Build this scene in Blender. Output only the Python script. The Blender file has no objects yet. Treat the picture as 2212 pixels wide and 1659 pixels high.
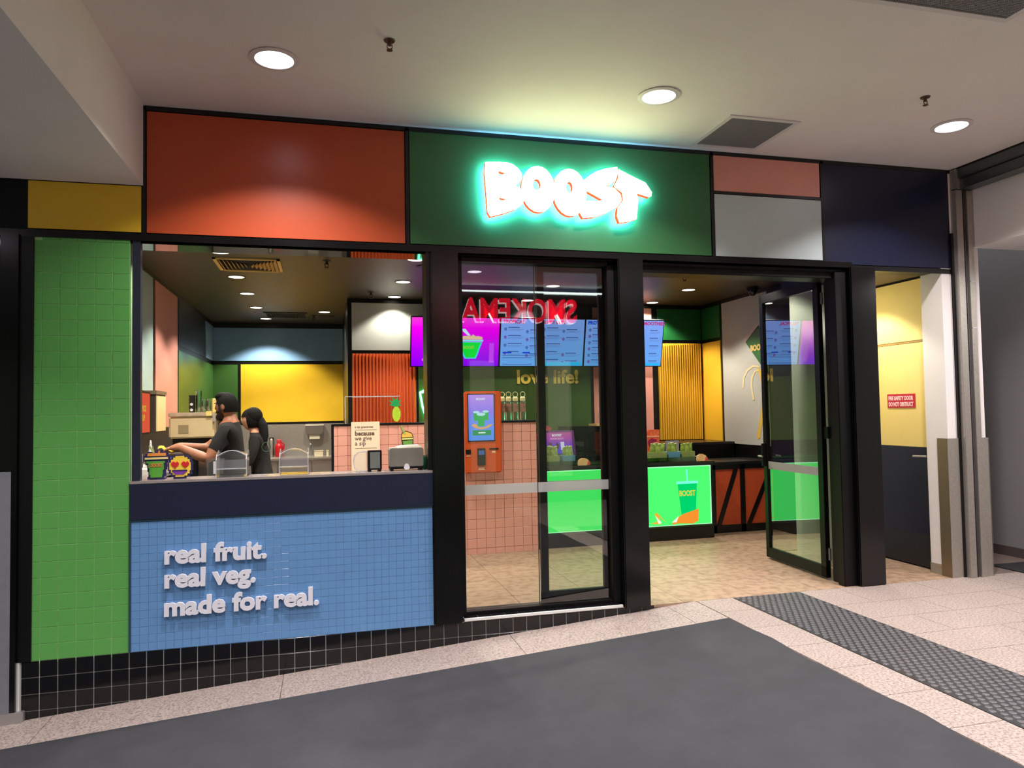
import bpy, bmesh, math, random
from mathutils import Vector, Matrix
random.seed(7)
C = bpy.context.scene.collection
PI = math.pi
sc = bpy.context.scene

# ------------------------------------------------------------------ camera, world, exposure
cam_d = bpy.data.cameras.new('camera'); cam = bpy.data.objects.new('camera', cam_d); C.objects.link(cam)
cam_d.sensor_width = 36.0; cam_d.lens = 1566.14 / 2212 * 36.0; cam_d.clip_start = 0.05
_r = Vector((0.96851567, -0.248349, -0.01732569)); _u = Vector((0.00737803, -0.04093014, 0.99913477)); _f = Vector((0.24884326, 0.96780551, 0.03780916))
cam.matrix_world = Matrix(((_r.x, _u.x, -_f.x, 1.2121), (_r.y, _u.y, -_f.y, -5.09292), (_r.z, _u.z, -_f.z, 1.47603), (0, 0, 0, 1)))
sc.camera = cam
w = bpy.data.worlds.new('world'); sc.world = w; w.use_nodes = True
w.node_tree.nodes['Background'].inputs[0].default_value = (0.95, 0.95, 1.0, 1)
w.node_tree.nodes['Background'].inputs[1].default_value = 0.62
sc.view_settings.view_transform = 'Standard'; sc.view_settings.look = 'None'
sc.view_settings.exposure = 0.0; sc.view_settings.gamma = 1.0; sc.view_settings.use_curve_mapping = False
sc.cycles.use_denoising = True
sc.cycles.max_bounces = 10; sc.cycles.transparent_max_bounces = 12
sc.cycles.sample_clamp_indirect = 6.0

MALL_W, SHOP_W = 42.0, 120.0      # lamp powers

# ------------------------------------------------------------------ materials
def lin(c):
    return tuple((v / 255 / 12.92) if v / 255 <= 0.04045 else ((v / 255 + 0.055) / 1.055) ** 2.4 for v in c)
MATS = {}
def mat(name, rgb=(128, 128, 128), rough=0.5, metal=0.0, emit=None, estr=1.0, noise=0.0, nscale=20.0, bump=0.0, spec=0.5, alpha=None, trans=0.0, coat=0.0, ior=1.5, rgb2=None):
    if name in MATS: return MATS[name]
    m = bpy.data.materials.new(name); m.use_nodes = True; nt = m.node_tree; b = nt.nodes['Principled BSDF']
    c = lin(rgb) + (1,)
    b.inputs['Base Color'].default_value = c; b.inputs['Roughness'].default_value = rough; b.inputs['Metallic'].default_value = metal
    b.inputs['Specular IOR Level'].default_value = spec; b.inputs['IOR'].default_value = ior
    b.inputs['Transmission Weight'].default_value = trans; b.inputs['Coat Weight'].default_value = coat
    if emit is not None:
        b.inputs['Emission Color'].default_value = lin(emit) + (1,); b.inputs['Emission Strength'].default_value = estr
    if noise > 0 or bump > 0 or rgb2:
        tc = nt.nodes.new('ShaderNodeTexCoord'); n = nt.nodes.new('ShaderNodeTexNoise'); n.inputs['Scale'].default_value = nscale
        n.inputs['Detail'].default_value = 6; n.inputs['Roughness'].default_value = 0.65
        nt.links.new(tc.outputs['Object'], n.inputs['Vector'])
        if noise > 0 or rgb2:
            r = nt.nodes.new('ShaderNodeValToRGB')
            c2 = lin(rgb2) if rgb2 else tuple(v * (1 - noise) for v in c[:3])
            c1 = c[:3] if rgb2 else tuple(min(1, v * (1 + noise)) for v in c[:3])
            r.color_ramp.elements[0].position = 0.35; r.color_ramp.elements[1].position = 0.65
            r.color_ramp.elements[0].color = c2 + (1,); r.color_ramp.elements[1].color = c1 + (1,)
            nt.links.new(n.outputs['Fac'], r.inputs['Fac']); nt.links.new(r.outputs['Color'], b.inputs['Base Color'])
        if bump > 0:
            bp = nt.nodes.new('ShaderNodeBump'); bp.inputs['Strength'].default_value = bump; bp.inputs['Distance'].default_value = 0.01
            nt.links.new(n.outputs['Fac'], bp.inputs['Height']); nt.links.new(bp.outputs['Normal'], b.inputs['Normal'])
    MATS[name] = m; return m
def emis(name, rgb, s):
    if name in MATS: return MATS[name]
    m = bpy.data.materials.new(name); m.use_nodes = True; nt = m.node_tree; nt.nodes.clear()
    e = nt.nodes.new('ShaderNodeEmission'); o = nt.nodes.new('ShaderNodeOutputMaterial')
    e.inputs[0].default_value = lin(rgb) + (1,); e.inputs[1].default_value = s
    nt.links.new(e.outputs[0], o.inputs[0]); MATS[name] = m; return m
def emis_grad(name, stops, s, axis='Z', z0=0.0, z1=1.0):
    """screen picture: flat colour running along a local axis"""
    m = bpy.data.materials.new(name); m.use_nodes = True; nt = m.node_tree; nt.nodes.clear()
    e = nt.nodes.new('ShaderNodeEmission'); o = nt.nodes.new('ShaderNodeOutputMaterial')
    tc = nt.nodes.new('ShaderNodeTexCoord'); sp = nt.nodes.new('ShaderNodeSeparateXYZ'); mr = nt.nodes.new('ShaderNodeMapRange'); r = nt.nodes.new('ShaderNodeValToRGB')
    nt.links.new(tc.outputs['Object'], sp.inputs[0]); nt.links.new(sp.outputs[axis], mr.inputs[0])
    mr.inputs[1].default_value = z0; mr.inputs[2].default_value = z1
    nt.links.new(mr.outputs[0], r.inputs[0])
    while len(r.color_ramp.elements) < len(stops): r.color_ramp.elements.new(0.5)
    for el, (p, c) in zip(r.color_ramp.elements, stops): el.position = p; el.color = lin(c) + (1,)
    nt.links.new(r.outputs[0], e.inputs[0]); e.inputs[1].default_value = s; nt.links.new(e.outputs[0], o.inputs[0]); return m
def glass(name, tint=(235, 240, 238), refl=1.0, rough=0.0, base=0.0):
    if name in MATS: return MATS[name]
    m = bpy.data.materials.new(name); m.use_nodes = True; nt = m.node_tree; nt.nodes.clear()
    t = nt.nodes.new('ShaderNodeBsdfTransparent'); g = nt.nodes.new('ShaderNodeBsdfGlossy'); mx = nt.nodes.new('ShaderNodeMixShader'); o = nt.nodes.new('ShaderNodeOutputMaterial')
    f = nt.nodes.new('ShaderNodeFresnel'); f.inputs[0].default_value = 1.5; mu = nt.nodes.new('ShaderNodeMath'); mu.operation = 'MULTIPLY_ADD'; mu.use_clamp = True
    mu.inputs[1].default_value = refl; mu.inputs[2].default_value = base
    t.inputs[0].default_value = lin(tint) + (1,); g.inputs['Roughness'].default_value = rough; g.inputs[0].default_value = (1, 1, 1, 1)
    nt.links.new(f.outputs[0], mu.inputs[0]); nt.links.new(mu.outputs[0], mx.inputs[0]); nt.links.new(t.outputs[0], mx.inputs[1]); nt.links.new(g.outputs[0], mx.inputs[2]); nt.links.new(mx.outputs[0], o.inputs[0])
    MATS[name] = m; return m
def pane(x0, y0, z0, x1, y1, z1, front='y'):
    mb = MB().box(x0, y0, z0, x1, y1, z1); mb.mi = [0 if ((front == 'y' and k == 2) or (front == 'x' and k == 5)) else 1 for k in range(6)]; return mb
CLEARM = glass('clear_back_face', (255, 255, 255), 0.0)
def stone(name, a, b, scale, rough=0.45):
    """speckled stone: fine flecks over soft clouding"""
    m = bpy.data.materials.new(name); m.use_nodes = True; nt = m.node_tree; p = nt.nodes['Principled BSDF']
    geo = nt.nodes.new('ShaderNodeNewGeometry'); n1 = nt.nodes.new('ShaderNodeTexNoise'); n2 = nt.nodes.new('ShaderNodeTexNoise'); r = nt.nodes.new('ShaderNodeValToRGB'); mx = nt.nodes.new('ShaderNodeMix'); mx.data_type = 'RGBA'
    nt.links.new(geo.outputs['Position'], n1.inputs['Vector']); nt.links.new(geo.outputs['Position'], n2.inputs['Vector'])
    n1.inputs['Scale'].default_value = scale; n1.inputs['Detail'].default_value = 3; n2.inputs['Scale'].default_value = 3.0; n2.inputs['Detail'].default_value = 5
    r.color_ramp.elements[0].position = 0.38; r.color_ramp.elements[1].position = 0.55; r.color_ramp.elements[0].color = lin(b) + (1,); r.color_ramp.elements[1].color = lin(a) + (1,)
    nt.links.new(n1.outputs['Fac'], r.inputs['Fac']); mx.inputs['B'].default_value = lin(b) + (1,)
    ma = nt.nodes.new('ShaderNodeMath'); ma.operation = 'MULTIPLY'; ma.inputs[1].default_value = 0.35
    nt.links.new(n2.outputs['Fac'], ma.inputs[0]); nt.links.new(ma.outputs[0], mx.inputs['Factor']); nt.links.new(r.outputs['Color'], mx.inputs['A']); nt.links.new(mx.outputs['Result'], p.inputs['Base Color'])
    p.inputs['Roughness'].default_value = rough; MATS[name] = m; return m

BLACK = mat('black_paint', (7, 7, 8), 0.34, noise=0.1)
GLOSSBLACK = mat('gloss_black_metal', (7, 7, 8), 0.2, noise=0.05, nscale=6)
FRAMEBLK = mat('black_frame', (5, 5, 6), 0.45, noise=0.1, spec=0.3)
WHITEC = mat('ceiling_white', (222, 216, 212), 0.7, noise=0.02, nscale=3)
WHITEW = mat('wall_white', (226, 220, 218), 0.6, noise=0.02, nscale=4)
STEEL = mat('brushed_steel', (178, 172, 164), 0.42, 0.75, noise=0.08, nscale=40)
CHROME = mat('chrome', (215, 215, 220), 0.22, 0.9, noise=0.03)
ORANGE = mat('orange_laminate', (190, 80, 42), 0.32, noise=0.03, nscale=5)
GREENP = mat('green_laminate', (52, 104, 60), 0.33, noise=0.03, nscale=5)
PINKP = mat('pink_laminate', (222, 152, 136), 0.4, noise=0.03, nscale=5)
GREYP = mat('pale_grey_laminate', (190, 204, 204), 0.35, noise=0.02, nscale=5)
NAVYP = mat('navy_laminate', (15, 20, 46), 0.35, noise=0.05, nscale=5)
YELLOWP = mat('yellow_laminate', (232, 188, 44), 0.35, noise=0.03, nscale=5)
SKYP = mat('sky_blue_laminate', (128, 170, 208), 0.4, noise=0.03, nscale=5)
DARKGREEN = mat('dark_green_laminate', (62, 104, 48), 0.3, noise=0.05, nscale=4)
SHOPCEIL = mat('shop_ceiling_dark', (54, 45, 34), 0.45, noise=0.12, nscale=2)

# ------------------------------------------------------------------ mesh helpers
class MB:
    def __init__(s): s.v = []; s.f = []; s.mi = []; s.m = 0
    def face(s, pts):
        n = len(s.v); s.v += [tuple(p) for p in pts]; s.f.append(list(range(n, n + len(pts)))); s.mi.append(s.m)
    def box(s, x0, y0, z0, x1, y1, z1):
        if x0 > x1: x0, x1 = x1, x0
        if y0 > y1: y0, y1 = y1, y0
        if z0 > z1: z0, z1 = z1, z0
        n = len(s.v); s.v += [(x0, y0, z0), (x1, y0, z0), (x1, y1, z0), (x0, y1, z0), (x0, y0, z1), (x1, y0, z1), (x1, y1, z1), (x0, y1, z1)]
        for f in ((0, 3, 2, 1), (4, 5, 6, 7), (0, 1, 5, 4), (1, 2, 6, 5), (2, 3, 7, 6), (3, 0, 4, 7)): s.f.append([n + i for i in f]); s.mi.append(s.m)
        return s
    def prism(s, poly, a0, a1, axis='y'):
        """closed 2D outline pushed from a0 to a1; outline in (x,z) for y, (x,y) for z, (y,z) for x"""
        def P(p, a): return (p[0], a, p[1]) if axis == 'y' else ((p[0], p[1], a) if axis == 'z' else (a, p[0], p[1]))
        n = len(s.v); k = len(poly); s.v += [P(p, a0) for p in poly] + [P(p, a1) for p in poly]
        s.f.append([n + i for i in range(k)]); s.f.append([n + k + i for i in reversed(range(k))]); s.mi += [s.m, s.m]
        for i in range(k): j = (i + 1) % k; s.f.append([n + j, n + i, n + k + i, n + k + j]); s.mi.append(s.m)
        return s
    def lathe(s, prof, c=(0, 0, 0), n=20, cap=True):
        b = len(s.v); k = len(prof)
        for i in range(n):
            a = 2 * PI * i / n
            for r, z in prof: s.v.append((c[0] + r * math.cos(a), c[1] + r * math.sin(a), c[2] + z))
        for i in range(n):
            j = (i + 1) % n
            for q in range(k - 1): s.f.append([b + i * k + q, b + j * k + q, b + j * k + q + 1, b + i * k + q + 1]); s.mi.append(s.m)
        if cap:
            if prof[0][0] > 1e-5: s.f.append([b + i * k for i in reversed(range(n))]); s.mi.append(s.m)
            if prof[-1][0] > 1e-5: s.f.append([b + i * k + k - 1 for i in range(n)]); s.mi.append(s.m)
        return s
    def tube(s, pts, r, n=8, cap=True):
        pts = [Vector(p) for p in pts]; b = len(s.v); rs = r if isinstance(r, (list, tuple)) else [r] * len(pts)
        up = None
        for i, p in enumerate(pts):
            d = (pts[min(i + 1, len(pts) - 1)] - pts[max(i - 1, 0)]).normalized()
            if up is None:
                up = Vector((0, 0, 1)) if abs(d.z) < 0.9 else Vector((1, 0, 0))
            sx = d.cross(up).normalized(); up = sx.cross(d).normalized()
            for k in range(n):
                a = 2 * PI * k / n; s.v.append(tuple(p + sx * (math.cos(a) * rs[i]) + up * (math.sin(a) * rs[i])))
        for i in range(len(pts) - 1):
            for k in range(n):
                j = (k + 1) % n; s.f.append([b + i * n + k, b + i * n + j, b + (i + 1) * n + j, b + (i + 1) * n + k]); s.mi.append(s.m)
        if cap:
            s.f.append([b + k for k in reversed(range(n))]); s.f.append([b + (len(pts) - 1) * n + k for k in range(n)]); s.mi += [s.m, s.m]
        return s
    def ellipsoid(s, c, r, nu=16, nv=10, fn=None):
        b = len(s.v)
        for i in range(nv + 1):
            t = PI * i / nv
            for k in range(nu):
                a = 2 * PI * k / nu; p = Vector((math.sin(t) * math.cos(a), math.sin(t) * math.sin(a), math.cos(t)))
                if fn: p = fn(p)
                s.v.append((c[0] + p.x * r[0], c[1] + p.y * r[1], c[2] + p.z * r[2]))
        for i in range(nv):
            for k in range(nu):
                j = (k + 1) % nu; s.f.append([b + i * nu + k, b + (i + 1) * nu + k, b + (i + 1) * nu + j, b + i * nu + j]); s.mi.append(s.m)
        return s
def wloc(o):
    p = Vector((0, 0, 0))
    while o: p += o.location; o = o.parent
    return p
def mesh_obj(name, me, parent=None):
    o = bpy.data.objects.new(name, me); C.objects.link(o)
    if parent: o.parent = parent
    return o
def part(name, mb, m, parent=None, bevel=0.0, smooth=False, local=False, label=None, kind=None, seg=2):
    """one mesh object; coordinates are world coordinates unless local"""
    me = bpy.data.meshes.new(name); off = Vector((0, 0, 0)) if (local or not parent) else wloc(parent)
    me.from_pydata([(v[0] - off.x, v[1] - off.y, v[2] - off.z) for v in mb.v], [], mb.f)
    for mm in (m if isinstance(m, (list, tuple)) else [m]): me.materials.append(mm)
    if isinstance(m, (list, tuple)): me.polygons.foreach_set('material_index', mb.mi)
    bm = bmesh.new(); bm.from_mesh(me); bmesh.ops.remove_doubles(bm, verts=bm.verts, dist=1e-5); bmesh.ops.recalc_face_normals(bm, faces=bm.faces)
    if bevel > 0: bmesh.ops.bevel(bm, geom=[e for e in bm.edges if len(e.link_faces) == 2 and e.calc_face_angle(0) > 0.6], offset=bevel, segments=seg, affect='EDGES', clamp_overlap=True)
    bm.to_mesh(me); bm.free()
    if smooth: me.polygons.foreach_set('use_smooth', [True] * len(me.polygons))
    me.update(); o = mesh_obj(name, me, parent)
    if label: o['label'] = label
    if kind: o['kind'] = kind
    return o
def tag(o, label=None, cat=None, group=None, kind=None):
    if label: o['label'] = label
    if cat: o['category'] = cat
    if group: o['group'] = group
    if kind: o['kind'] = kind
    return o
def thing(name, label, cat, loc=(0, 0, 0), rot=(0, 0, 0), group=None):
    o = bpy.data.objects.new(name, None); C.objects.link(o); o.location = loc; o.rotation_euler = rot; o.empty_display_size = 0.1
    return tag(o, label, cat, group)
def setting(name, loc=(0, 0, 0)):
    o = bpy.data.objects.new(name, None); C.objects.link(o); o.location = loc; o['kind'] = 'structure'; return o
def struct(name, mb, m, **k):
    o = part(name, mb, m, **k); o['kind'] = 'structure'; return o
def copy_tree(o, loc=None, label=None, parent=None):
    c = o.copy(); C.objects.link(c); c.parent = parent
    if loc is not None: c.location = loc
    if label: c['label'] = label
    for ch in list(o.children): copy_tree(ch, parent=c)
    return c
def text(name, body, size, m, parent, at, bold=0.0, extrude=0.0015, face='-y', sx=1.0, align='LEFT', local=False, label=None, shear=0.0):
    cu = bpy.data.curves.new('t', 'FONT'); cu.body = body; cu.size = size; cu.extrude = extrude; cu.offset = bold; cu.align_x = align; cu.shear = shear
    cu.resolution_u = 3; o = bpy.data.objects.new('t', cu); C.objects.link(o)
    dg = bpy.context.evaluated_depsgraph_get(); me = bpy.data.meshes.new_from_object(o.evaluated_get(dg)); bpy.data.objects.remove(o); bpy.data.curves.remove(cu)
    off = Vector((0, 0, 0)) if (local or not parent) else wloc(parent); at = Vector(at) - off
    for v in me.vertices:
        x, y, z = v.co.x * sx, v.co.y, v.co.z
        if face == '-y': v.co = (x + at.x, -z + at.y, y + at.z)
        elif face == '+y': v.co = (-x + at.x, z + at.y, y + at.z)
        elif face == '-x': v.co = (-z + at.x, -x + at.y, y + at.z)
        elif face == '+x': v.co = (z + at.x, x + at.y, y + at.z)
    me.materials.clear(); me.materials.append(m); me.name = name; q = mesh_obj(name, me, parent)
    if label: q['label'] = label
    return q
def shape(loops, y0, y1, m, name, parent, axis='y', label=None, local=False):
    """flat outline with holes, pushed between two depths"""
    cu = bpy.data.curves.new('s', 'CURVE'); cu.dimensions = '2D'; cu.fill_mode = 'BOTH'; cu.extrude = abs(y1 - y0) / 2
    for lp in loops:
        sp = cu.splines.new('POLY'); sp.points.add(len(lp) - 1); sp.use_cyclic_u = True
        for p, q in zip(sp.points, lp): p.co = (q[0], q[1], 0, 1)
    o = bpy.data.objects.new('s', cu); C.objects.link(o)
    dg = bpy.context.evaluated_depsgraph_get(); me = bpy.data.meshes.new_from_object(o.evaluated_get(dg)); bpy.data.objects.remove(o); bpy.data.curves.remove(cu)
    off = Vector((0, 0, 0)) if (local or not parent) else wloc(parent); c = (y0 + y1) / 2
    for v in me.vertices:
        a, b, t = v.co
        v.co = ((a, c - t, b) if axis == 'y' else (c + t, a, b)); v.co -= off
    mm = m if isinstance(m, (list, tuple)) else [m]
    me.materials.clear()
    for k in mm: me.materials.append(k)
    if len(mm) == 3:
        for p in me.polygons: p.material_index = 0 if p.normal.y < -0.7 else (2 if p.normal.y > 0.7 else 1)
    me.name = name; q = mesh_obj(name, me, parent)
    if label: q['label'] = label
    return q
def lamp(name, kind, loc, power, color, parent=None, size=0.15, spread=None, spot=None, blend=0.3, rot=None):
    d = bpy.data.lights.new(name, kind); d.energy = power; d.color = color
    if kind == 'AREA':
        d.shape = 'DISK'; d.size = size
        if spread: d.spread = spread
    else: d.shadow_soft_size = size
    if kind == 'SPOT': d.spot_size = spot; d.spot_blend = blend
    o = bpy.data.objects.new(name, d); C.objects.link(o)
    o.location = Vector(loc) - (wloc(parent) if parent else Vector((0, 0, 0)))
    if rot: o.rotation_euler = rot
    if parent: o.parent = parent
    return o
def tiles(parent, mesh_size, spots, m, name='tile', depth=0.006, bevel=0.0015, jitter=0.0):
    """alike pieces that share one mesh; spots are world positions of the piece's low corner"""
    w_, h_ = mesh_size
    key = part(name, MB().box(0, -depth, 0, w_, 0, h_), m, None, bevel=bevel, seg=1)
    off = wloc(parent); first = True
    for (x, y, z) in spots:
        o = key if first else key.copy()
        if not first: C.objects.link(o)
        first = False; o.parent = parent; o.location = Vector((x, y, z)) - off
        if jitter: o.rotation_euler = (random.uniform(-jitter, jitter), 0, random.uniform(-jitter, jitter))
    return key

# ================================================================== THE SETTING
RS = 0.0775; RX = 3.95                       # ramp: drops to the left of x = 3.95
def rz(x): return -RS * (RX - x) if x < RX else 0.0

# mall ceilings
cm = MB(); cm.box(0.075, -6.0, 3.51, 6.55, 0.1, 3.63); struct('ceiling', cm, WHITEC)
cm = MB(); cm.box(-5.0, -6.0, 2.98, 0.075, 0.1, 3.63); tag(part('ceiling_lower', cm, WHITEC), kind='structure')
cm = MB(); cm.box(6.67, -6.0, 2.83, 12.0, -0.02, 2.95); cm.box(6.67, -6.0, 2.95, 6.78, -0.02, 3.7); struct('ceiling_corridor', cm, WHITEW)
# shop ceiling, back soffit of the fascia
struct('ceiling_shop', MB().box(-0.62, 0.22, 2.95, 6.6, 7.2, 3.05), SHOPCEIL)

# floors
LAND = stone('landing_stone', (172, 158, 150), (126, 113, 106), 75, 0.5)
SHOPF = stone('shop_floor_stone', (168, 142, 118), (140, 114, 92), 14, 0.42)
CORR = stone('corridor_stone', (120, 104, 96), (98, 84, 78), 60, 0.5)
GROUT = mat('grout_grey', (120, 110, 104), 0.8, noise=0.1)
fl = setting('floor')
part('slab', MB().box(3.95, -6.0, -0.5, 8.2, 0.12, -0.012), GROUT, fl)
part('slab', MB().box(-0.6, 0.12, -0.5, 7.6, 7.2, -0.012), mat('shop_grout', (150, 128, 104), 0.7, noise=0.1), fl)
def floor_stone(x0, y0, x1, y1, m, z=0.0, name='stone', g=0.002):
    return part(name, MB().box(x0 + g, y0 + g, z - 0.02, x1 - g, y1 - g, z), m, fl)
for j in range(9):                                             # stone margin between mat and tactile strip
    floor_stone(3.95, -0.33 - 0.4 * j, 4.26, -0.33 - 0.4 * (j - 1) if j else 0.0, LAND)
ys = [0.0] + [-0.43 - 0.36 * k for k in range(9)]
for j in range(9):
    xs = [4.85] + [5.2 + (0.36 if j % 2 else 0.0) + 0.72 * k for k in range(5)]
    xs = [x for x in xs if x < 8.1] + [8.1]
    for a, b in zip(xs, xs[1:]):
        if b - a > 0.05: floor_stone(a, ys[j + 1], b, ys[j], LAND if a < 6.9 or j > 0 else CORR)
xs = [2.05, 2.65, 3.25, 3.85, 4.45, 5.05, 5.65]
for i in range(6):
    for j in range(4):
        floor_stone(xs[i], 0.6 * j + (0.0 if j == 0 else 0), xs[i + 1], 0.6 * (j + 1), SHOPF, name='tile')
for j in range(4, 6):
    for i in range(2, 6): floor_stone(xs[i], 0.6 * j, xs[i + 1], 0.6 * (j + 1), SHOPF, name='tile')
for x0 in (5.65, 6.05):
    for j in range(2): floor_stone(x0, 0.55 * j, x0 + 0.4, 0.55 * (j + 1), SHOPF, name='tile')
for j in range(2, 5): floor_stone(5.65, 0.6 * j + 0.3, 6.45, 0.6 * (j + 1) + 0.3, SHOPF, name='tile')
part('corridor_paving', MB().box(6.74, 0.0, -0.02, 7.6, 3.0, 0.0), CORR, fl)
# ramp
rm = MB(); x0 = -5.0
rm.prism([(x0, rz(x0) - 0.012), (RX, -0.012), (RX, -0.5), (x0, -1.2)], -6.0, 0.05, 'y')
ramp = setting('floor_ramp'); part('slab', rm, GROUT, ramp)
for a, b in ((-2.0, -0.42), (-0.42, 0.93), (0.93, 2.47), (2.47, 3.70), (3.70, 3.945)):
    m_ = MB(); g = 0.002
    m_.prism([(a + g, rz(a)), (b - g, rz(b)), (b - g, rz(b) - 0.02), (a + g, rz(a) - 0.02)], -0.52, 0.04, 'y')
    part('stone', m_, LAND, ramp)

# dark rubber mat on the ramp
mm_ = MB(); N = 14
def wav(y): return 0.012 * math.sin(y * 5.1) + 0.008 * math.sin(y * 11.0)
rows = [-0.44 - (5.4) * k / 40 for k in range(41)]
for k in range(40):
    ya, yb = rows[k], rows[k + 1]
    xa, xb = 3.93 + wav(ya), 3.93 + wav(yb)
    ysh = lambda x: -0.0
    def yy(x, y): return y - (0.055 * (x + 0.6) / 4.5 if k == 0 and y == rows[0] else 0.0)
    mm_.face([(-4.9, yy(-4.9, ya), rz(-4.9) + 0.010), (-4.9, yb, rz(-4.9) + 0.010), (xb, yb, rz(xb) + 0.010), (xa, yy(xa, ya), rz(xa) + 0.010)])
    mm_.face([(xa, yy(xa, ya), rz(xa) + 0.010), (xb, yb, rz(xb) + 0.010), (xb + 0.004, yb, rz(xb) - 0.002), (xa + 0.004, yy(xa, ya), rz(xa) - 0.002)])
mm_.face([(-4.9, -0.44 + 0.05, rz(-4.9) + 0.010), (3.93, -0.495, rz(3.93) + 0.010), (3.93, -0.494, rz(3.93) - 0.002), (-4.9, -0.389, rz(-4.9) - 0.002)])
RUB = mat('mat_rubber', (46, 46, 51), 0.8, rgb2=(38, 38, 43), nscale=4.0, bump=0.0)
def mat_rubber_detail(m):
    nt = m.node_tree; b = nt.nodes['Principled BSDF']; tc = nt.nodes.new('ShaderNodeTexCoord')
    n = nt.nodes.new('ShaderNodeTexNoise'); n.inputs['Scale'].default_value = 260; bp = nt.nodes.new('ShaderNodeBump'); bp.inputs['Strength'].default_value = 0.35; bp.inputs['Distance'].default_value = 0.004
    nt.links.new(tc.outputs['Object'], n.inputs['Vector']); nt.links.new(n.outputs['Fac'], bp.inputs['Height']); nt.links.new(bp.outputs['Normal'], b.inputs['Normal'])
mat_rubber_detail(RUB)
o = part('floor_mat', mm_, RUB); tag(o, 'large dark grey rubber mat covering the ramp in front of the counter', 'mat')

# tactile strip
ts = thing('tactile_strip', 'dark grey strip of raised tactile domes across the stone floor', 'tactile paving', (4.26, 0, 0))
TACT = mat('tactile_dark', (40, 39, 41), 0.45, noise=0.12, nscale=30); DOME = mat('tactile_dome', (86, 85, 87), 0.4, noise=0.1, nscale=60)
part('base', MB().box(4.262, -3.4, -0.02, 4.848, -0.005, 0.002), TACT, ts)
pts = []
for r in range(78):
    y = -0.035 - r * 0.0425
    for c in range(12):
        x = 4.287 + c * 0.049 + (0.0245 if r % 2 else 0.0)
        if x < 4.835: pts.append((x, y))
pts.sort(key=lambda p: -p[1]); vis = [p for p in pts if p[1] > -2.75]; near = vis[-300:]; rest = [p for p in pts if p not in set(near)]
key = part('dome', MB().lathe([(0.019, 0.0), (0.017, 0.004), (0.013, 0.0055)], (0, 0, 0.002), 12), DOME, None, smooth=False)
for i, (x, y) in enumerate(near):
    o = key if i == 0 else key.copy()
    if i: C.objects.link(o)
    o.parent = ts; o.location = (x - 4.26, y, 0)
mb = MB()
for x, y in rest: mb.lathe([(0.019, 0.0), (0.017, 0.004), (0.013, 0.0055)], (x, y, 0.002), 10)
part('dome_field', mb, DOME, ts, kind='stuff')

# ---------------------------------------------------------------- facade
# fascia with coloured panels
wf = setting('wall_front')
FX0, FX1 = -0.75, 6.50
mb = MB(); mb.box(0.07, 0.012, 2.62, FX1, 0.22, 3.52); mb.box(-5.0, 0.012, 2.62, 0.07, 0.22, 3.0); part('fascia_backing', mb, FRAMEBLK, wf)
def panel(x0, z0, x1, z1, m, lab, par=wf, y=0.0, d=0.010, nm='panel'):
    return part(nm, MB().box(x0, y, z0, x1, y + d, z1), m, par, bevel=0.0012, seg=1, label=lab)
panel(-0.583, 2.674, 0.064, 2.976, YELLOWP, 'mustard yellow panel')
panel(0.096, 2.673, 1.763, 3.474, ORANGE, 'large orange red panel')
panel(1.799, 2.673, 4.164, 3.482, GREENP, 'large green panel behind the shop sign')
panel(4.200, 3.195, 5.172, 3.486, PINKP, 'salmon pink panel')
panel(4.201, 2.673, 5.180, 3.169, GREYP, 'pale grey panel')
panel(5.204, 2.647, 6.468, 3.492, NAVYP, 'navy blue panel')
mb = MB()                                                     # slim black bars between the panels
for x in (0.080, 1.781, 4.182, 5.192): mb.box(x - 0.012, -0.004, 2.655, x + 0.012, 0.011, 3.50)
mb.box(0.068, -0.004, 3.478, FX1, 0.011, 3.508); mb.box(-0.75, -0.004, 2.978, 0.07, 0.011, 2.985); mb.box(4.19, -0.004, 3.172, 5.18, 0.011, 3.192)
part('divider_bars', mb, BLACK, wf)
part('soffit_trim', MB().box(-0.75, -0.012, 2.618, 5.45, 0.012, 2.664), GLOSSBLACK, wf)
part('soffit_trim', MB().box(5.45, -0.004, 2.600, 6.50, 0.012, 2.640), BLACK, wf)
part('polished_soffit', MB().box(0.0, 0.02, 2.605, 5.6, 0.22, 2.619), mat('polished_soffit', (30, 28, 26), 0.05, 0.9), wf)

# green tiled pier
GT = mat('green_glazed_tile', (96, 168, 84), 0.10, noise=0.05, nscale=3); GTG = mat('green_grout', (176, 226, 156), 0.6)
wp = setting('wall_pier')
part('backing', MB().box(-0.545, 0.0, -0.02, -0.002, 0.07, 2.622), GTG, wp)
sp = []
for r in range(26):
    for c in range(5): sp.append((-0.5 + 0.1 * c + 0.001, 0.0, 0.1 * r + 0.001))
tiles(wp, (0.0968, 0.0968), sp, GT, depth=0.003, bevel=0.001, jitter=0.006)
tiles(wp, (0.041, 0.098), [(-0.543, 0.0, 0.1 * r + 0.001) for r in range(26)], GT, depth=0.003, bevel=0.001, jitter=0.006)
tiles(wp, (0.098, 0.021), [(-0.499 + 0.1 * c, 0.0, 2.601) for c in range(5)], GT)
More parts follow.
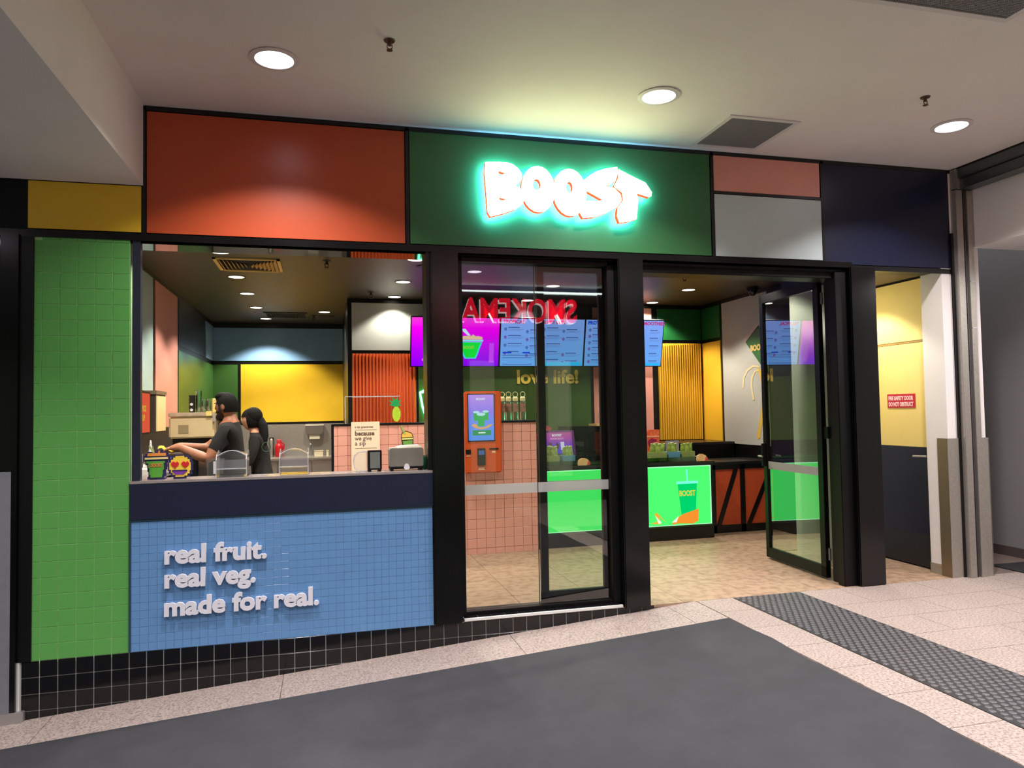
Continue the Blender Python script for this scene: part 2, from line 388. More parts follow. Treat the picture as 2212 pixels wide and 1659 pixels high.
# servery wall with small blue tiles
BT = mat('blue_mosaic_tile', (104, 150, 200), 0.28, noise=0.04, nscale=6); BTG = mat('blue_grout', (122, 164, 210), 0.6)
ws = setting('wall_servery')
part('backing', MB().box(0.006, 0.0, -0.02, 1.93, 0.16, 0.825), BTG, ws)
P_ = 0.0509; sp = [(0.010 + c * 0.0505, 0.0, 0.001 + r * P_) for c in range(38) for r in range(16)]
tiles(ws, (0.0490, 0.0494), sp[:300], BT, depth=0.003, bevel=0.0008, jitter=0.010)
mb = MB()
for x, y, z in sp[300:]:
    j = random.uniform(-0.0004, 0.0004); mb.box(x, -0.003 + j, z, x + 0.0490, 0, z + 0.0494)
part('mosaic_tiles', mb, BT, ws, kind='stuff')
part('edge_trim', MB().box(-0.003, -0.008, 0.0, 0.008, 0.0, 0.83), mat('trim_slate', (70, 96, 110), 0.3, 0.5), ws)
part('edge_trim', MB().box(0.006, -0.007, 0.815, 1.93, 0.0, 0.829), mat('trim_slate', (70, 96, 110), 0.3, 0.5), ws)
# black tiled kerb
KT = mat('black_glazed_tile', (13, 13, 16), 0.12, noise=0.1, nscale=5); KG = mat('pale_grout', (176, 176, 170), 0.7)
kb = setting('trim_1')
part('backing', MB().box(-0.61, 0.0012, -0.5, 3.575, 0.25, -0.002), KG, kb)
sp = []
for c in range(-6, 36):
    for r in range(4):
        x = 0.1 * c; zt = -0.1 * r
        if zt < rz(x + 0.1) - 0.0: continue
        sp.append((x + 0.002, 0.0030, zt - 0.098))
tiles(kb, (0.0955, 0.0955), sp, KT, depth=0.006)
part('white_edge', MB().box(2.147, -0.006, 0.004, 3.345, 0.01, 0.022), mat('white_trim', (225, 225, 222), 0.4), kb)
part('sill_bed', MB().box(2.147, 0.01, -0.002, 3.345, 0.14, 0.019), KG, kb)
for c in range(12):
    part('sill_tile', MB().box(2.15 + 0.1 * c, 0.012, 0.004, 2.2475 + 0.1 * c, 0.10, 0.023), KT, kb)
part('end_strip', MB().box(-0.622, -0.008, -0.32, -0.607, 0.02, 0.0), mat('white_trim', (225, 225, 222), 0.4), kb)
# neighbouring unit at the left edge
nb = setting('wall_left_unit')
part('post', MB().box(-0.62, -0.01, 0.0, -0.545, 0.25, 2.63), BLACK, nb)
part('post', MB().box(-0.72, -0.03, -0.33, -0.622, 0.25, 2.63), GLOSSBLACK, nb)
part('glass_pane', MB().box(-3.0, 0.02, -0.3, -0.722, 0.03, 2.62), mat('dark_glass', (18, 18, 20), 0.06), nb)
part('frosted_film', MB().box(-3.0, 0.008, -0.4, -0.722, 0.018, 1.16), mat('frosted_film', (118, 120, 126), 0.6, noise=0.04), nb)
part('film_edge', MB().box(-0.73, -0.004, -0.35, -0.652, -0.032, 1.16), mat('frosted_film', (118, 120, 126)), nb)
part('skirting', MB().box(-3.0, -0.035, -0.41, -0.575, 0.02, -0.29), mat('alu_skirting', (186, 184, 184), 0.35, 0.8), nb, bevel=0.004)

# columns and glazing frames
def column(x0, x1, z0, lab, d=0.20, y0=-0.03):
    o = setting('trim_column')
    part('casing', MB().box(x0, y0, z0, x1, d, 2.625), GLOSSBLACK, o, bevel=0.008, label=lab); return o
column(1.935, 2.133, 0.0, 'gloss black column casing'); column(3.357, 3.562, -0.005, 'gloss black column casing'); column(5.415, 5.664, 0.0, 'gloss black column casing')
jm = setting('trim_jamb'); part('servery_jamb', MB().box(0.012, 0.0, 1.07, 0.060, 0.05, 2.62), mat('slate_metal', (66, 70, 86), 0.3, 0.6), jm)
part('inner_jamb', MB().box(1.905, 0.0, 1.07, 1.937, 0.20, 2.62), mat('black_paint'), jm)
kt = setting('trim_2')                                           # doorway frames
for bx in ((2.133, 0.06, 0.02, 2.175, 0.2, 2.62), (3.30, 0.06, 0.02, 3.358, 0.2, 2.62), (2.133, 0.06, 2.575, 3.358, 0.2, 2.62), (2.133, 0.08, 0.02, 3.358, 0.2, 0.045),
           (3.56, 0.05, 2.535, 5.42, 0.24, 2.62), (3.56, 0.02, 2.585, 5.42, 0.06, 2.62), (5.30, 0.02, 0.0, 5.42, 0.10, 2.6), (5.345, 0.10, 0.0, 5.42, 0.22, 2.6), (3.56, 0.06, 0.0, 3.60, 0.2, 2.6)):
    part('frame_bar', MB().box(*bx), FRAMEBLK, kt, bevel=0.004)
GL = glass('shop_glass', (238, 244, 239), 1.9, base=0.02)
GL2 = glass('door_glass', (232, 240, 234), 2.2, base=0.24)
FILM = mat('safety_film', (196, 196, 190), 0.5, trans=0.0)
def film(name):
    m = bpy.data.materials.new(name); m.use_nodes = True; nt = m.node_tree; nt.nodes.clear()
    t = nt.nodes.new('ShaderNodeBsdfTransparent'); g = nt.nodes.new('ShaderNodeBsdfDiffuse'); tl = nt.nodes.new('ShaderNodeBsdfTranslucent'); mx = nt.nodes.new('ShaderNodeMixShader'); m2 = nt.nodes.new('ShaderNodeMixShader'); o = nt.nodes.new('ShaderNodeOutputMaterial')
    g.inputs[0].default_value = (0.62, 0.62, 0.6, 1); tl.inputs[0].default_value = (0.6, 0.62, 0.6, 1); m2.inputs[0].default_value = 0.45; mx.inputs[0].default_value = 0.75
    nt.links.new(g.outputs[0], m2.inputs[1]); nt.links.new(tl.outputs[0], m2.inputs[2]); nt.links.new(t.outputs[0], mx.inputs[1]); nt.links.new(m2.outputs[0], mx.inputs[2]); nt.links.new(mx.outputs[0], o.inputs[0]); return m
FILM = film('frosted_safety_film')
wn = setting('window_1')
part('pane', pane(2.175, 0.115, 0.045, 3.30, 0.123, 2.575), [GL, CLEARM], wn)
part('safety_band', MB().box(2.178, 0.1125, 0.872, 3.298, 0.1145, 0.945), FILM, wn)
part('pane_edge', MB().box(2.733, 0.110, 0.045, 2.737, 0.125, 2.575), mat('glass_edge_dark', (34, 46, 42), 0.2), wn)
d1 = setting('door_1')
for bx in ((2.765, 0.15, 0.03, 2.822, 0.19, 2.575), (3.265, 0.15, 0.03, 3.31, 0.19, 2.575), (2.765, 0.15, 0.03, 3.31, 0.19, 0.125), (2.765, 0.15, 2.535, 3.31, 0.19, 2.575)):
    part('stile', MB().box(*bx), FRAMEBLK, d1, bevel=0.003)
part('pane', pane(2.822, 0.166, 0.125, 3.265, 0.172, 2.535), [GL, CLEARM], d1)
part('safety_band', MB().box(2.824, 0.162, 0.872, 3.263, 0.165, 0.945), FILM, d1)
# open glass door
d2 = setting('door_2', (5.36, 0.26, 0.0))
DX0, DX1 = 5.335, 5.378
for bx, nm in (((DX0, 0.26, 0.018, DX1, 0.335, 2.575), 'stile'), ((DX0, 1.155, 0.018, DX1, 1.215, 2.575), 'stile'), ((DX0, 0.26, 0.018, DX1, 1.215, 0.115), 'bottom_rail'), ((DX0, 0.26, 2.49, DX1, 1.215, 2.575), 'top_rail')):
    part(nm, MB().box(*bx), FRAMEBLK, d2, bevel=0.003)
part('pane', pane(5.352, 0.335, 0.115, 5.360, 1.155, 2.49, 'x'), [GL2, CLEARM], d2)
part('safety_band', MB().box(5.348, 0.337, 0.875, 5.3505, 1.153, 0.948), FILM, d2)
h = part('handle', MB().box(5.30, 1.168, 0.90, 5.337, 1.196, 1.12).box(5.27, 1.16, 0.995, 5.31, 1.20, 1.012), FRAMEBLK, d2, bevel=0.003)
part('lever', MB().tube([(5.30, 1.18, 1.0), (5.26, 1.18, 1.0), (5.255, 1.10, 1.0)], 0.008), STEEL, h)
for z in (0.22, 1.25, 2.40): part('hinge', MB().lathe([(0.012, -0.05), (0.012, 0.05)], (5.362, 0.245, z), 12), mat('dark_hinge', (120, 120, 124), 0.3, 0.8), d2)
part('pivot_arm', MB().box(5.350, 0.20, 1.20, 5.372, 0.262, 1.30), FRAMEBLK, d2)
d2.location.x -= 0.02; d2.rotation_euler.z = math.radians(-3.4)

# servery counter top and navy front
ct = thing('servery_counter', 'navy fronted servery counter with pale stone top above the blue tiles', 'counter', (0.96, 0.1, 0.83))
part('front', MB().box(0.004, -0.012, 0.829, 1.934, 0.16, 1.055), mat('navy_counter', (24, 31, 56), 0.45, noise=0.04, nscale=8), ct)
part('top', MB().box(0.0, -0.014, 1.055, 1.934, 0.225, 1.073), mat('grey_stone_top', (150, 142, 138), 0.22, noise=0.05, nscale=30), ct, bevel=0.002)

# raised lettering on the blue tiles
WL = mat('white_acrylic_letter', (232, 232, 240), 0.35, noise=0.02)
for k, (s_, z, sx) in enumerate((('real fruit.', 0.545, 1.0), ('real veg.', 0.393, 1.0), ('made for real.', 0.215, 1.0))):
    t = text('wall_lettering', s_, 0.158, WL, None, (0.203, -0.018, z), bold=0.0066, extrude=0.009, sx=sx)
    wpx = max(v.co.x for v in t.data.vertices) - 0.203; tw = (0.625, 0.555, 0.955)[k]
    for v in t.data.vertices: v.co.x = 0.203 + (v.co.x - 0.203) * tw / wpx
    tag(t, ('white raised lettering reading real fruit. on blue tiles', 'white raised lettering reading real veg. on blue tiles', 'white raised lettering reading made for real. on blue tiles')[k], 'lettering', 'slogan on the blue tiles')

# ---------------------------------------------------------------- shop interior walls
TR = BLACK
wl = setting('wall_left')
part('backing', MB().box(-0.62, 0.3, 0, -0.49, 7.2, 2.95), TR, wl)
def xpanel(y0, z0, y1, z1, m, par, lab, x=-0.49, d=0.010): return part('panel', MB().box(x, y0, z0, x + d, y1, z1), m, par, label=lab)
xpanel(0.35, 1.74, 2.905, 2.895, mat('pale_teal_laminate', (170, 196, 192), 0.4, noise=0.02), wl, 'pale teal panel')
xpanel(3.02, 1.37, 4.165, 2.895, PINKP, wl, 'salmon pink panel')
xpanel(4.23, 2.335, 6.15, 2.895, mat('slate_navy', (42, 52, 66), 0.35), wl, 'slate navy panel')
xpanel(6.25, 2.345, 6.99, 2.88, SKYP, wl, 'sky blue panel')
xpanel(4.23, 1.2, 6.99, 2.275, DARKGREEN, wl, 'green glossy panel')
ban = mat('mural_banana', (196, 164, 110), 0.5)
shape([[(2.286, 2.35), (2.356, 2.293), (2.393, 2.143), (2.342, 1.943), (2.307, 1.949), (2.34, 2.138)]], -0.4785, -0.4765, ban, 'mural_print', wl, axis='x', label='tan banana peel print')
wb = setting('wall_back')
part('backing', MB().box(-0.62, 7.0, 0, 1.62, 7.12, 2.95), TR, wb)
def ypanel(x0, z0, x1, z1, m, par, lab, y=7.0, d=0.010): return part('panel', MB().box(x0, y - d, z0, x1, y, z1), m, par, label=lab)
ypanel(-0.478, 2.345, 1.60, 2.865, SKYP, wb, 'sky blue panel'); ypanel(-0.478, 1.2, -0.125, 2.285, DARKGREEN, wb, 'green panel')
ypanel(-0.080, 1.372, 1.60, 2.290, YELLOWP, wb, 'yellow panel'); 
part('splashback', MB().box(-0.478, 6.975, 0.80, 1.62, 6.992, 1.335), STEEL, wb)
wm = setting('wall_menu')
part('backing', MB().box(1.485, 4.30, 0, 6.6, 4.42, 2.95), TR, wm)
part('return', MB().box(1.485, 4.42, 0, 1.60, 7.0, 2.95), TR, wm)
PG = mat('white_grey_laminate', (176, 182, 174), 0.4, noise=0.02)
ypanel(1.537, 2.288, 2.62, 2.893, PG, wm, 'pale grey panel', 4.30); ypanel(2.375, 1.0, 4.742, 2.24, mat('olive_green_laminate', (66, 96, 44), 0.3, noise=0.04), wm, 'olive green panel', 4.30)
ypanel(2.66, 2.288, 4.742, 2.893, mat('slate_navy'), wm, 'slate navy panel', 4.30)
ypanel(4.79, 1.10, 5.672, 2.893, PINKP, wm, 'salmon pink panel', 4.30); ypanel(5.765, 2.45, 6.44, 2.89, mat('deep_green_laminate', (26, 92, 44), 0.35, noise=0.03), wm, 'deep green panel', 4.30)
def corr(x0, x1, z0, z1, y, n, dep, m, lab, par):
    mb = MB(); dx = (x1 - x0) / n
    for k in range(n):
        a = x0 + k * dx; pr = [(a, y - 0.004), (a + dx * 0.18, y - 0.004), (a + dx * 0.5, y - dep), (a + dx * 0.82, y - 0.004), (a + dx, y - 0.004)]
        pr = [(a, y - 0.001), (a + dx * 0.08, y - dep), (a + dx * 0.52, y - dep), (a + dx * 0.80, y - 0.001), (a + dx, y - 0.001), (a + dx, y), (a, y)]
        mb.prism(pr, z0, z1, 'z')
    return part('corrugated_panel', mb, m, par, label=lab)
corr(1.537, 2.345, 1.36, 2.243, 4.30, 19, 0.036, mat('corrugated_orange', (226, 104, 52), 0.42), 'orange corrugated panel', wm)
corr(5.765, 6.43, 1.04, 2.40, 4.30, 19, 0.045, mat('corrugated_yellow', (232, 182, 50), 0.42), 'yellow corrugated panel', wm)
wr = setting('wall_right')
part('backing', MB().box(6.461, -0.02, 0, 6.60, 4.42, 2.95), TR, wr)
def rpanel(y0, z0, y1, z1, m, lab, par=wr): return part('panel', MB().box(6.451, y0, z0, 6.461, y1, z1), m, par, label=lab)
rpanel(3.795, 2.45, 4.29, 2.89, mat('deep_green_laminate'), 'deep green panel'); rpanel(3.795, 1.02, 4.29, 2.40, mat('corrugated_yellow'), 'yellow panel')
MUR = mat('mural_grey', (176, 176, 166), 0.45, noise=0.03)
rpanel(2.70, 1.00, 3.735, 2.895, MUR, 'pale grey mural panel'); rpanel(1.36, 0.1, 2.64, 2.895, mat('navy_laminate'), 'navy panel')
def mural(loops, m, lab, k=0): return shape([loops], 6.4505 - 0.001 * k, 6.4495 - 0.001 * k, m, 'mural_print', wr, axis='x', label=lab)
mural([(3.173, 2.314), (2.866, 2.504), (2.701, 2.115), (2.773, 1.928)], mat('mural_green', (48, 98, 48), 0.5), 'dark green cup print')
mural([(3.222, 2.357), (2.889, 2.55), (2.857, 2.493), (3.171, 2.304)], mat('mural_rim', (200, 180, 168), 0.5), 'pale cup rim print')
text('mural_print', 'BOOST', 0.10, mat('mural_logo', (208, 178, 96), 0.5), wr, (6.447, 3.06, 2.19), bold=0.006, face='-x', extrude=0.0008, label='tan logo print')
mural([(2.939, 1.979), (2.822, 1.931), (2.75, 1.984), (2.702, 1.922), (2.702, 1.64), (2.722, 1.415), (2.856, 1.272), (2.905, 1.099), (2.956, 1.068), (2.984, 1.114), (2.903, 1.329), (2.833, 1.53), (2.832, 1.731), (2.893, 1.889)], mat('mural_yellow', (206, 172, 72), 0.5), 'yellow banana print', 1)
mural([(3.277, 1.729), (3.248, 1.866), (3.157, 1.963), (3.019, 2.013), (2.888, 1.993), (2.869, 1.968), (3.01, 1.983), (3.137, 1.938), (3.217, 1.847), (3.244, 1.728)], mat('mural_peel', (212, 196, 150), 0.5), 'cream peel print', 2)
mural([(3.043, 1.562), (3.085, 1.74), (3.068, 1.857), (2.992, 1.941), (2.89, 1.952), (2.891, 1.929), (2.973, 1.917), (3.027, 1.849), (3.044, 1.738), (3.001, 1.568)], mat('mural_peel'), 'cream peel print', 2)
# partition between shop and alcove, alcove
wpt = setting('wall_partition')
part('core', MB().box(5.70, 0.2, 0, 5.78, 1.12, 2.95), mat('partition_pale', (206, 212, 198), 0.4), wpt)
part('return', MB().box(5.70, 1.12, 0, 6.4395, 1.19, 2.95), mat('partition_pale', (206, 212, 198)), wpt)
part('upper_band', MB().box(5.69, 0.22, 2.60, 5.70, 1.30, 2.95), mat('navy_laminate'), wpt)
struct('ceiling_alcove', MB().box(5.79, 0.2, 2.64, 6.44, 1.12, 2.70), mat('alcove_soffit', (96, 78, 56), 0.6, noise=0.05))
wa = setting('wall_alcove')
YA = mat('pale_yellow_wall', (232, 206, 126), 0.5, noise=0.02, nscale=3)
part('panel', MB().box(6.445, 0.23, 2.065, 6.461, 1.11, 2.62), YA, wa, label='pale yellow panel over the service door')
part('groove', MB().box(6.449, 0.23, 2.045, 6.461, 1.11, 2.065), mat('groove_ochre', (150, 120, 60), 0.6), wa)
part('nib', MB().box(6.36, 0.0, 0.09, 6.4475, 0.228, 2.645), WHITEW, wa, label='white plaster nib')
d3 = setting('door_3')
part('leaf_upper', MB().box(6.440, 0.235, 1.09, 6.460, 1.11, 2.04), YA, d3)
part('leaf_lower', MB().box(6.440, 0.235, 0.30, 6.460, 1.11, 1.09), mat('navy_laminate'), d3)
part('kick_plate', MB().box(6.438, 0.235, 0.012, 6.460, 1.11, 0.30), mat('kick_dark', (26, 28, 36), 0.4), d3)
h = part('handle_rose', MB().tube([(6.44, 0.27, 1.01), (6.425, 0.27, 1.01)], 0.026, 16), STEEL, d3)
part('lever', MB().tube([(6.43, 0.27, 1.01), (6.385, 0.27, 1.01), (6.38, 0.30, 1.01), (6.38, 0.41, 1.006)], 0.009), STEEL, h)
sg = thing('safety_sign', 'small red and white safety notice on the yellow service door', 'sign', (6.44, 0.585, 1.51))
part('board', MB().box(6.434, 0.42, 1.447, 6.4395, 0.755, 1.577), mat('sign_red', (186, 28, 52), 0.45), sg)
PW = mat('sign_pink_white', (246, 200, 206), 0.5)
for (s_, z, w_) in (('FIRE SAFETY DOOR', 1.520, 0.30), ('DO NOT OBSTRUCT', 1.463, 0.30)):
    t = text('lettering', s_, 0.052, PW, sg, (6.4330, 0.74, z), bold=0.0022, face='-x', extrude=0.0006)
    ly = [v.co.y for v in t.data.vertices]; hi = max(ly); k = w_ / (hi - min(ly))
    for v in t.data.vertices: v.co.y = hi + (v.co.y - hi) * k
# steel guards, shutter guides and box on the right
sk = setting('trim_3')
part('skirting', MB().box(6.352, 0.004, 0.0, 6.362, 0.228, 0.09), STEEL, sk); part('skirting', MB().box(6.43, -0.01, 0, 6.446, 0.24, 0.09), STEEL, sk)
gd = thing('corner_guard', 'brushed steel corner guard on the white nib beside the service door', 'corner guard', (6.41, -0.01, 0))
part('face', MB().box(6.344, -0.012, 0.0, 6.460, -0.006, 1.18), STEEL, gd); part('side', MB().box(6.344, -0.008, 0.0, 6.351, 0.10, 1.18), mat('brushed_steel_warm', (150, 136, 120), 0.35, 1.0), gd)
gd = thing('corner_guard', 'brushed steel corner guard right of the shutter guides', 'corner guard', (6.69, -0.02, 0))
part('face', MB().box(6.662, -0.05, 0.0, 6.735, -0.042, 1.18), STEEL, gd); part('side', MB().box(6.731, -0.05, 0.0, 6.738, 0.06, 1.18), STEEL, gd)
sg2 = thing('shutter_guide', 'full height steel guide rails with dark slot for the mall shutter', 'shutter guide', (6.56, -0.03, 0))
part('rail', MB().box(6.484, -0.06, 0.0, 6.552, 0.0, 3.32), STEEL, sg2, bevel=0.002); part('rail', MB().box(6.60, -0.06, 0.0, 6.656, 0.0, 3.32), STEEL, sg2, bevel=0.002)
part('slot', MB().box(6.552, -0.012, 0.0, 6.60, 0.0, 3.32), FRAMEBLK, sg2); part('slot_lip', MB().box(6.572, -0.052, 0.0, 6.577, -0.038, 3.32), mat('dull_steel', (120, 116, 120), 0.4, 0.8), sg2)
for z in (2.12, 2.52): part('rail_bracket', MB().box(6.602, -0.064, z, 6.656, -0.06, z + 0.012), CHROME, sg2)
struct('wall_guide_nib', MB().box(6.46, 0.0, 0.0, 6.76, 0.10, 3.5), WHITEW)
sb = thing('shutter_box', 'grey steel shutter housing running along the ceiling edge at the right', 'shutter box', (6.6, -3, 3.35))
DS = mat('dark_shutter_steel', (98, 102, 102), 0.3, 0.8, noise=0.06)
part('upper_channel', MB().box(6.50, -6.0, 3.415, 6.56, -0.01, 3.51), DS, sb, bevel=0.006); part('lower_channel', MB().box(6.52, -6.0, 3.325, 6.66, -0.01, 3.412), DS, sb, bevel=0.006)
part('lip', MB().box(6.495, -6.0, 3.497, 6.51, -0.01, 3.52), FRAMEBLK, sb)
part('end_bracket', MB().box(6.484, -0.07, 3.33, 6.60, -0.005, 3.50), STEEL, sb)
# corridor beyond the shutter
GW = mat('corridor_grey', (150, 148, 148), 0.65, noise=0.03)
struct('wall_corridor', MB().box(7.6, -6.0, 0.0, 7.75, 3.2, 3.6), GW)
struct('wall_corridor_end', MB().box(6.76, 3.0, 0.0, 7.6, 3.15, 3.6), GW)
struct('baseboard_corridor', MB().box(7.588, -6.0, 0.0, 7.6, 3.0, 0.092), mat('skirt_brown', (92, 82, 80), 0.5))
tag(part('door_mat', MB().box(7.05, -0.6, 0.0, 7.58, 0.28, 0.008), mat('black_mat', (28, 28, 30), 0.8, noise=0.2, nscale=90)), 'black ribbed floor mat beyond the shutter guides', 'mat')

# ---------------------------------------------------------------- opposite side of the mall (behind the camera)
wo = setting('wall_opposite')
part('upper', MB().box(-5.0, -6.15, 2.72, 8.0, -6.0, 3.52), mat('opp_black', (16, 16, 18), 0.4), wo)
part('shopfront', MB().box(-5.0, -6.2, -0.9, 8.0, -6.1, 2.72), mat('opp_green_grey', (70, 82, 66), 0.5, noise=0.2, nscale=2), wo)
for i, x in enumerate((-3.6, -2.1, -0.5, 0.9, 2.2, 3.1, 4.4, 5.6, 6.7)):
    part('mullion', MB().box(x, -6.1, -0.9, x + 0.10 + 0.1 * (i % 3), -6.02, 2.72), mat('opp_dark', (24, 26, 24), 0.4), wo)
    part('glow_panel', MB().box(x + 0.35, -6.1, 0.4, x + 0.75, -6.06, 2.3), mat('opp_pale', (150, 156, 128), 0.5, emit=(190, 196, 160), estr=0.3), wo)  # emission added so glass and chrome mirror a brighter shopfront
ls = thing('light_strip', 'long white light strip over the opposite shop seen mirrored in the glass', 'light', (3.9, -5.95, 3.40))
part('diffuser', MB().box(1.6, -5.99, 3.40, 6.6, -5.965, 3.425), emis('strip_white', (240, 255, 250), 9.0), ls)
so = thing('shop_sign', 'red lettered sign of the opposite shop reflected in the window', 'sign', (4.0, -5.95, 2.93))
t = text('lettering', 'SMOKEMART', 0.52, mat('opp_red', (200, 12, 40), 0.4, emit=(225, 16, 44), estr=5.0), so, (5.24, -5.93, 2.93), bold=0.012, extrude=0.008, face='+y')
t2 = text('letter_edge', 'SMOKEMART', 0.52, mat('opp_edge', (230, 230, 230), 0.4, emit=(255, 240, 240), estr=3.0), so, (5.225, -5.95, 2.905), bold=0.010, extrude=0.008, face='+y')
for q in (t, t2):
    lx = [v.co.x for v in q.data.vertices]; hi = max(lx); k = 2.42 / (hi - min(lx))
    for v in q.data.vertices: v.co.x = hi + (v.co.x - hi) * k
# ---------------------------------------------------------------- illuminated shop sign
FACE = emis('sign_face', (250, 255, 190), 9.5); SIDE = emis('sign_side', (255, 120, 70), 1.1); HALO = emis('sign_halo', (92, 198, 244), 85.0)
LT = {'B': [[(2.327, 3.26), (2.408, 3.267), (2.487, 3.269), (2.533, 3.258), (2.575, 3.228), (2.599, 3.191), (2.593, 3.152), (2.57, 3.121), (2.543, 3.1), (2.582, 3.09), (2.612, 3.056), (2.617, 3.011), (2.597, 2.971), (2.547, 2.933), (2.467, 2.9), (2.359, 2.868), (2.34, 2.9), (2.333, 3.02), (2.322, 3.18)], [(2.423, 3.202), (2.474, 3.189), (2.427, 3.161)], [(2.425, 3.01), (2.482, 2.999), (2.428, 2.98)]],
'S': [[(3.072, 3.175), (3.121, 3.215), (3.178, 3.25), (3.249, 3.275), (3.341, 3.293), (3.347, 3.253), (3.328, 3.198), (3.288, 3.162), (3.245, 3.143), (3.316, 3.131), (3.363, 3.086), (3.37, 3.04), (3.33, 2.991), (3.241, 2.94), (3.149, 2.905), (3.058, 2.893), (3.042, 2.92), (3.026, 2.968), (3.034, 3.021), (3.11, 3.025), (3.172, 3.022), (3.218, 3.037), (3.111, 3.088), (3.056, 3.108)]],
'T': [[(3.352, 3.277), (3.432, 3.242), (3.568, 3.188), (3.618, 3.118), (3.613, 3.089), (3.594, 3.079), (3.497, 3.102), (3.503, 3.047), (3.489, 2.907), (3.423, 2.885), (3.348, 2.872), (3.330, 2.920), (3.336, 2.984), (3.380, 3.04), (3.375, 3.1), (3.310, 3.143), (3.345, 3.205)]]}
def ellp(cx, cz, rx, rz_, n=24, tilt=0.0): return [(cx + rx * math.cos(2 * PI * i / n) + tilt * math.sin(2 * PI * i / n), cz + rz_ * math.sin(2 * PI * i / n)) for i in range(n)]
LT['O'] = [ellp(2.720, 3.088, 0.127, 0.170), ellp(2.708, 3.121, 0.030, 0.040, 14)]
LT['O2'] = [ellp(2.962, 3.078, 0.130, 0.176), ellp(2.958, 3.116, 0.026, 0.042, 14)]
sg = thing('shop_sign', 'glowing white BOOST sign lettering with green halo on the green panel', 'sign', (2.97, -0.04, 2.87))
for nm in ('B', 'O', 'O2', 'S', 'T'):
    f = -0.095
    shape(LT[nm], f, -0.05, [FACE, SIDE, HALO], 'letter', sg)
for px_, pz_ in ((2.36, 3.2), (2.36, 2.93), (2.65, 3.05), (2.78, 3.15), (2.89, 3.05), (3.04, 3.13), (3.2, 2.97), (3.25, 3.22), (3.42, 3.0), (3.5, 3.15)): part('mounting_pin', MB().box(px_ - 0.004, -0.051, pz_ - 0.004, px_ + 0.004, 0.0, pz_ + 0.004), mat('brushed_steel'), sg)

# ---------------------------------------------------------------- mall downlights, vents, sprinklers
RIMW = mat('light_rim', (205, 200, 200), 0.5)
def mall_light(x, y, lab, z=3.51):
    t = thing('downlight', lab, 'downlight', (x, y, z), group='round downlights in the mall ceiling')
    part('rim', MB().lathe([(0.135, 0), (0.138, -0.006), (0.108, -0.010), (0.103, 0.0)], (x, y, z), 32, cap=False), RIMW, t)
    part('lens', MB().lathe([(0.104, -0.003), (0.0001, -0.0045)], (x, y, z), 32, cap=False), emis('mall_lens', (255, 240, 255), 9.0), t)
    lamp('bulb', 'AREA', (x, y, z - 0.02), MALL_W, (1.0, 0.93, 0.94), t, size=0.2, spread=2.1)
    return t
mall_light(0.942, -0.83, 'round white downlight over the orange panel, leftmost of the row'); mall_light(3.323, -0.845, 'round white downlight above the glowing sign, beside the ceiling grille'); mall_light(5.665, -0.83, 'round white downlight nearest the steel shutter box')
for x in (-1.4, 0.94, 3.31, 5.67):
    for y in (-2.87, -4.9):
        if x > 0: mall_light(x, y, 'round ceiling downlight over the %s of the walkway, in the %s row' % ({0.94: 'left', 3.31: 'middle', 5.67: 'right'}[x], 'second' if y > -3 else 'third'))
mall_light(-1.4, -1.8, 'round downlight under the lower ceiling to the left', 2.98)
def grille(x0, y0, x1, y1, z, lab, fr=0.035):
    t = thing('ceiling_grille', lab, 'air grille', ((x0 + x1) / 2, (y0 + y1) / 2, z), group='square air grilles in the mall ceiling')
    mb = MB(); mb.box(x0, y0, z - 0.008, x1, y0 + fr, z); mb.box(x0, y1 - fr, z - 0.008, x1, y1, z); mb.box(x0, y0 + fr, z - 0.008, x0 + fr, y1 - fr, z); mb.box(x1 - fr, y0 + fr, z - 0.008, x1, y1 - fr, z)
    part('frame', mb, RIMW, t); part('backing', MB().box(x0 + fr, y0 + fr, z - 0.001, x1 - fr, y1 - fr, z), mat('grille_dark', (70, 70, 72), 0.8), t)
    mb = MB(); s = 0.0125; k = int((x1 - x0 - 2 * fr) / s)
    for i in range(1, k): mb.box(x0 + fr + i * s - 0.0016, y0 + fr, z - 0.006, x0 + fr + i * s + 0.0016, y1 - fr, z - 0.001)
    k = int((y1 - y0 - 2 * fr) / s)
    for i in range(1, k): mb.box(x0 + fr, y0 + fr + i * s - 0.0016, z - 0.0062, x1 - fr, y0 + fr + i * s + 0.0016, z - 0.0012)
    part('eggcrate', mb, mat('grille_grey', (150, 150, 152), 0.5, 0.3), t, kind='stuff')
grille(3.948, -0.675, 4.512, -0.10, 3.51, 'square grey air grille beside the downlight above the green panel'); grille(3.74, -2.66, 4.74, -2.08, 3.51, 'wide dark air grille cut by the top right corner of the view')
def sprinkler(x, y, z, lab, m=None, s=1.0, grp='sprinkler heads'):
    t = thing('sprinkler', lab, 'sprinkler', (x, y, z), group=grp); m = m or mat('sprinkler_bronze', (96, 78, 70), 0.35, 0.7)
    part('rose', MB().lathe([(0.032 * s, 0), (0.028 * s, -0.006 * s), (0.012 * s, -0.008 * s)], (x, y, z), 16), m, t)
    mb = MB().lathe([(0.009 * s, -0.008 * s), (0.009 * s, -0.03 * s)], (x, y, z), 10); mb.tube([(x - 0.012 * s, y, z - 0.02 * s), (x - 0.014 * s, y, z - 0.04 * s), (x, y, z - 0.052 * s)], 0.003 * s, 6); mb.tube([(x + 0.012 * s, y, z - 0.02 * s), (x + 0.014 * s, y, z - 0.04 * s), (x, y, z - 0.052 * s)], 0.003 * s, 6)
    part('body', mb, m, t); part('deflector', MB().lathe([(0.017 * s, -0.052 * s), (0.017 * s, -0.056 * s)], (x, y, z), 12), m, t)
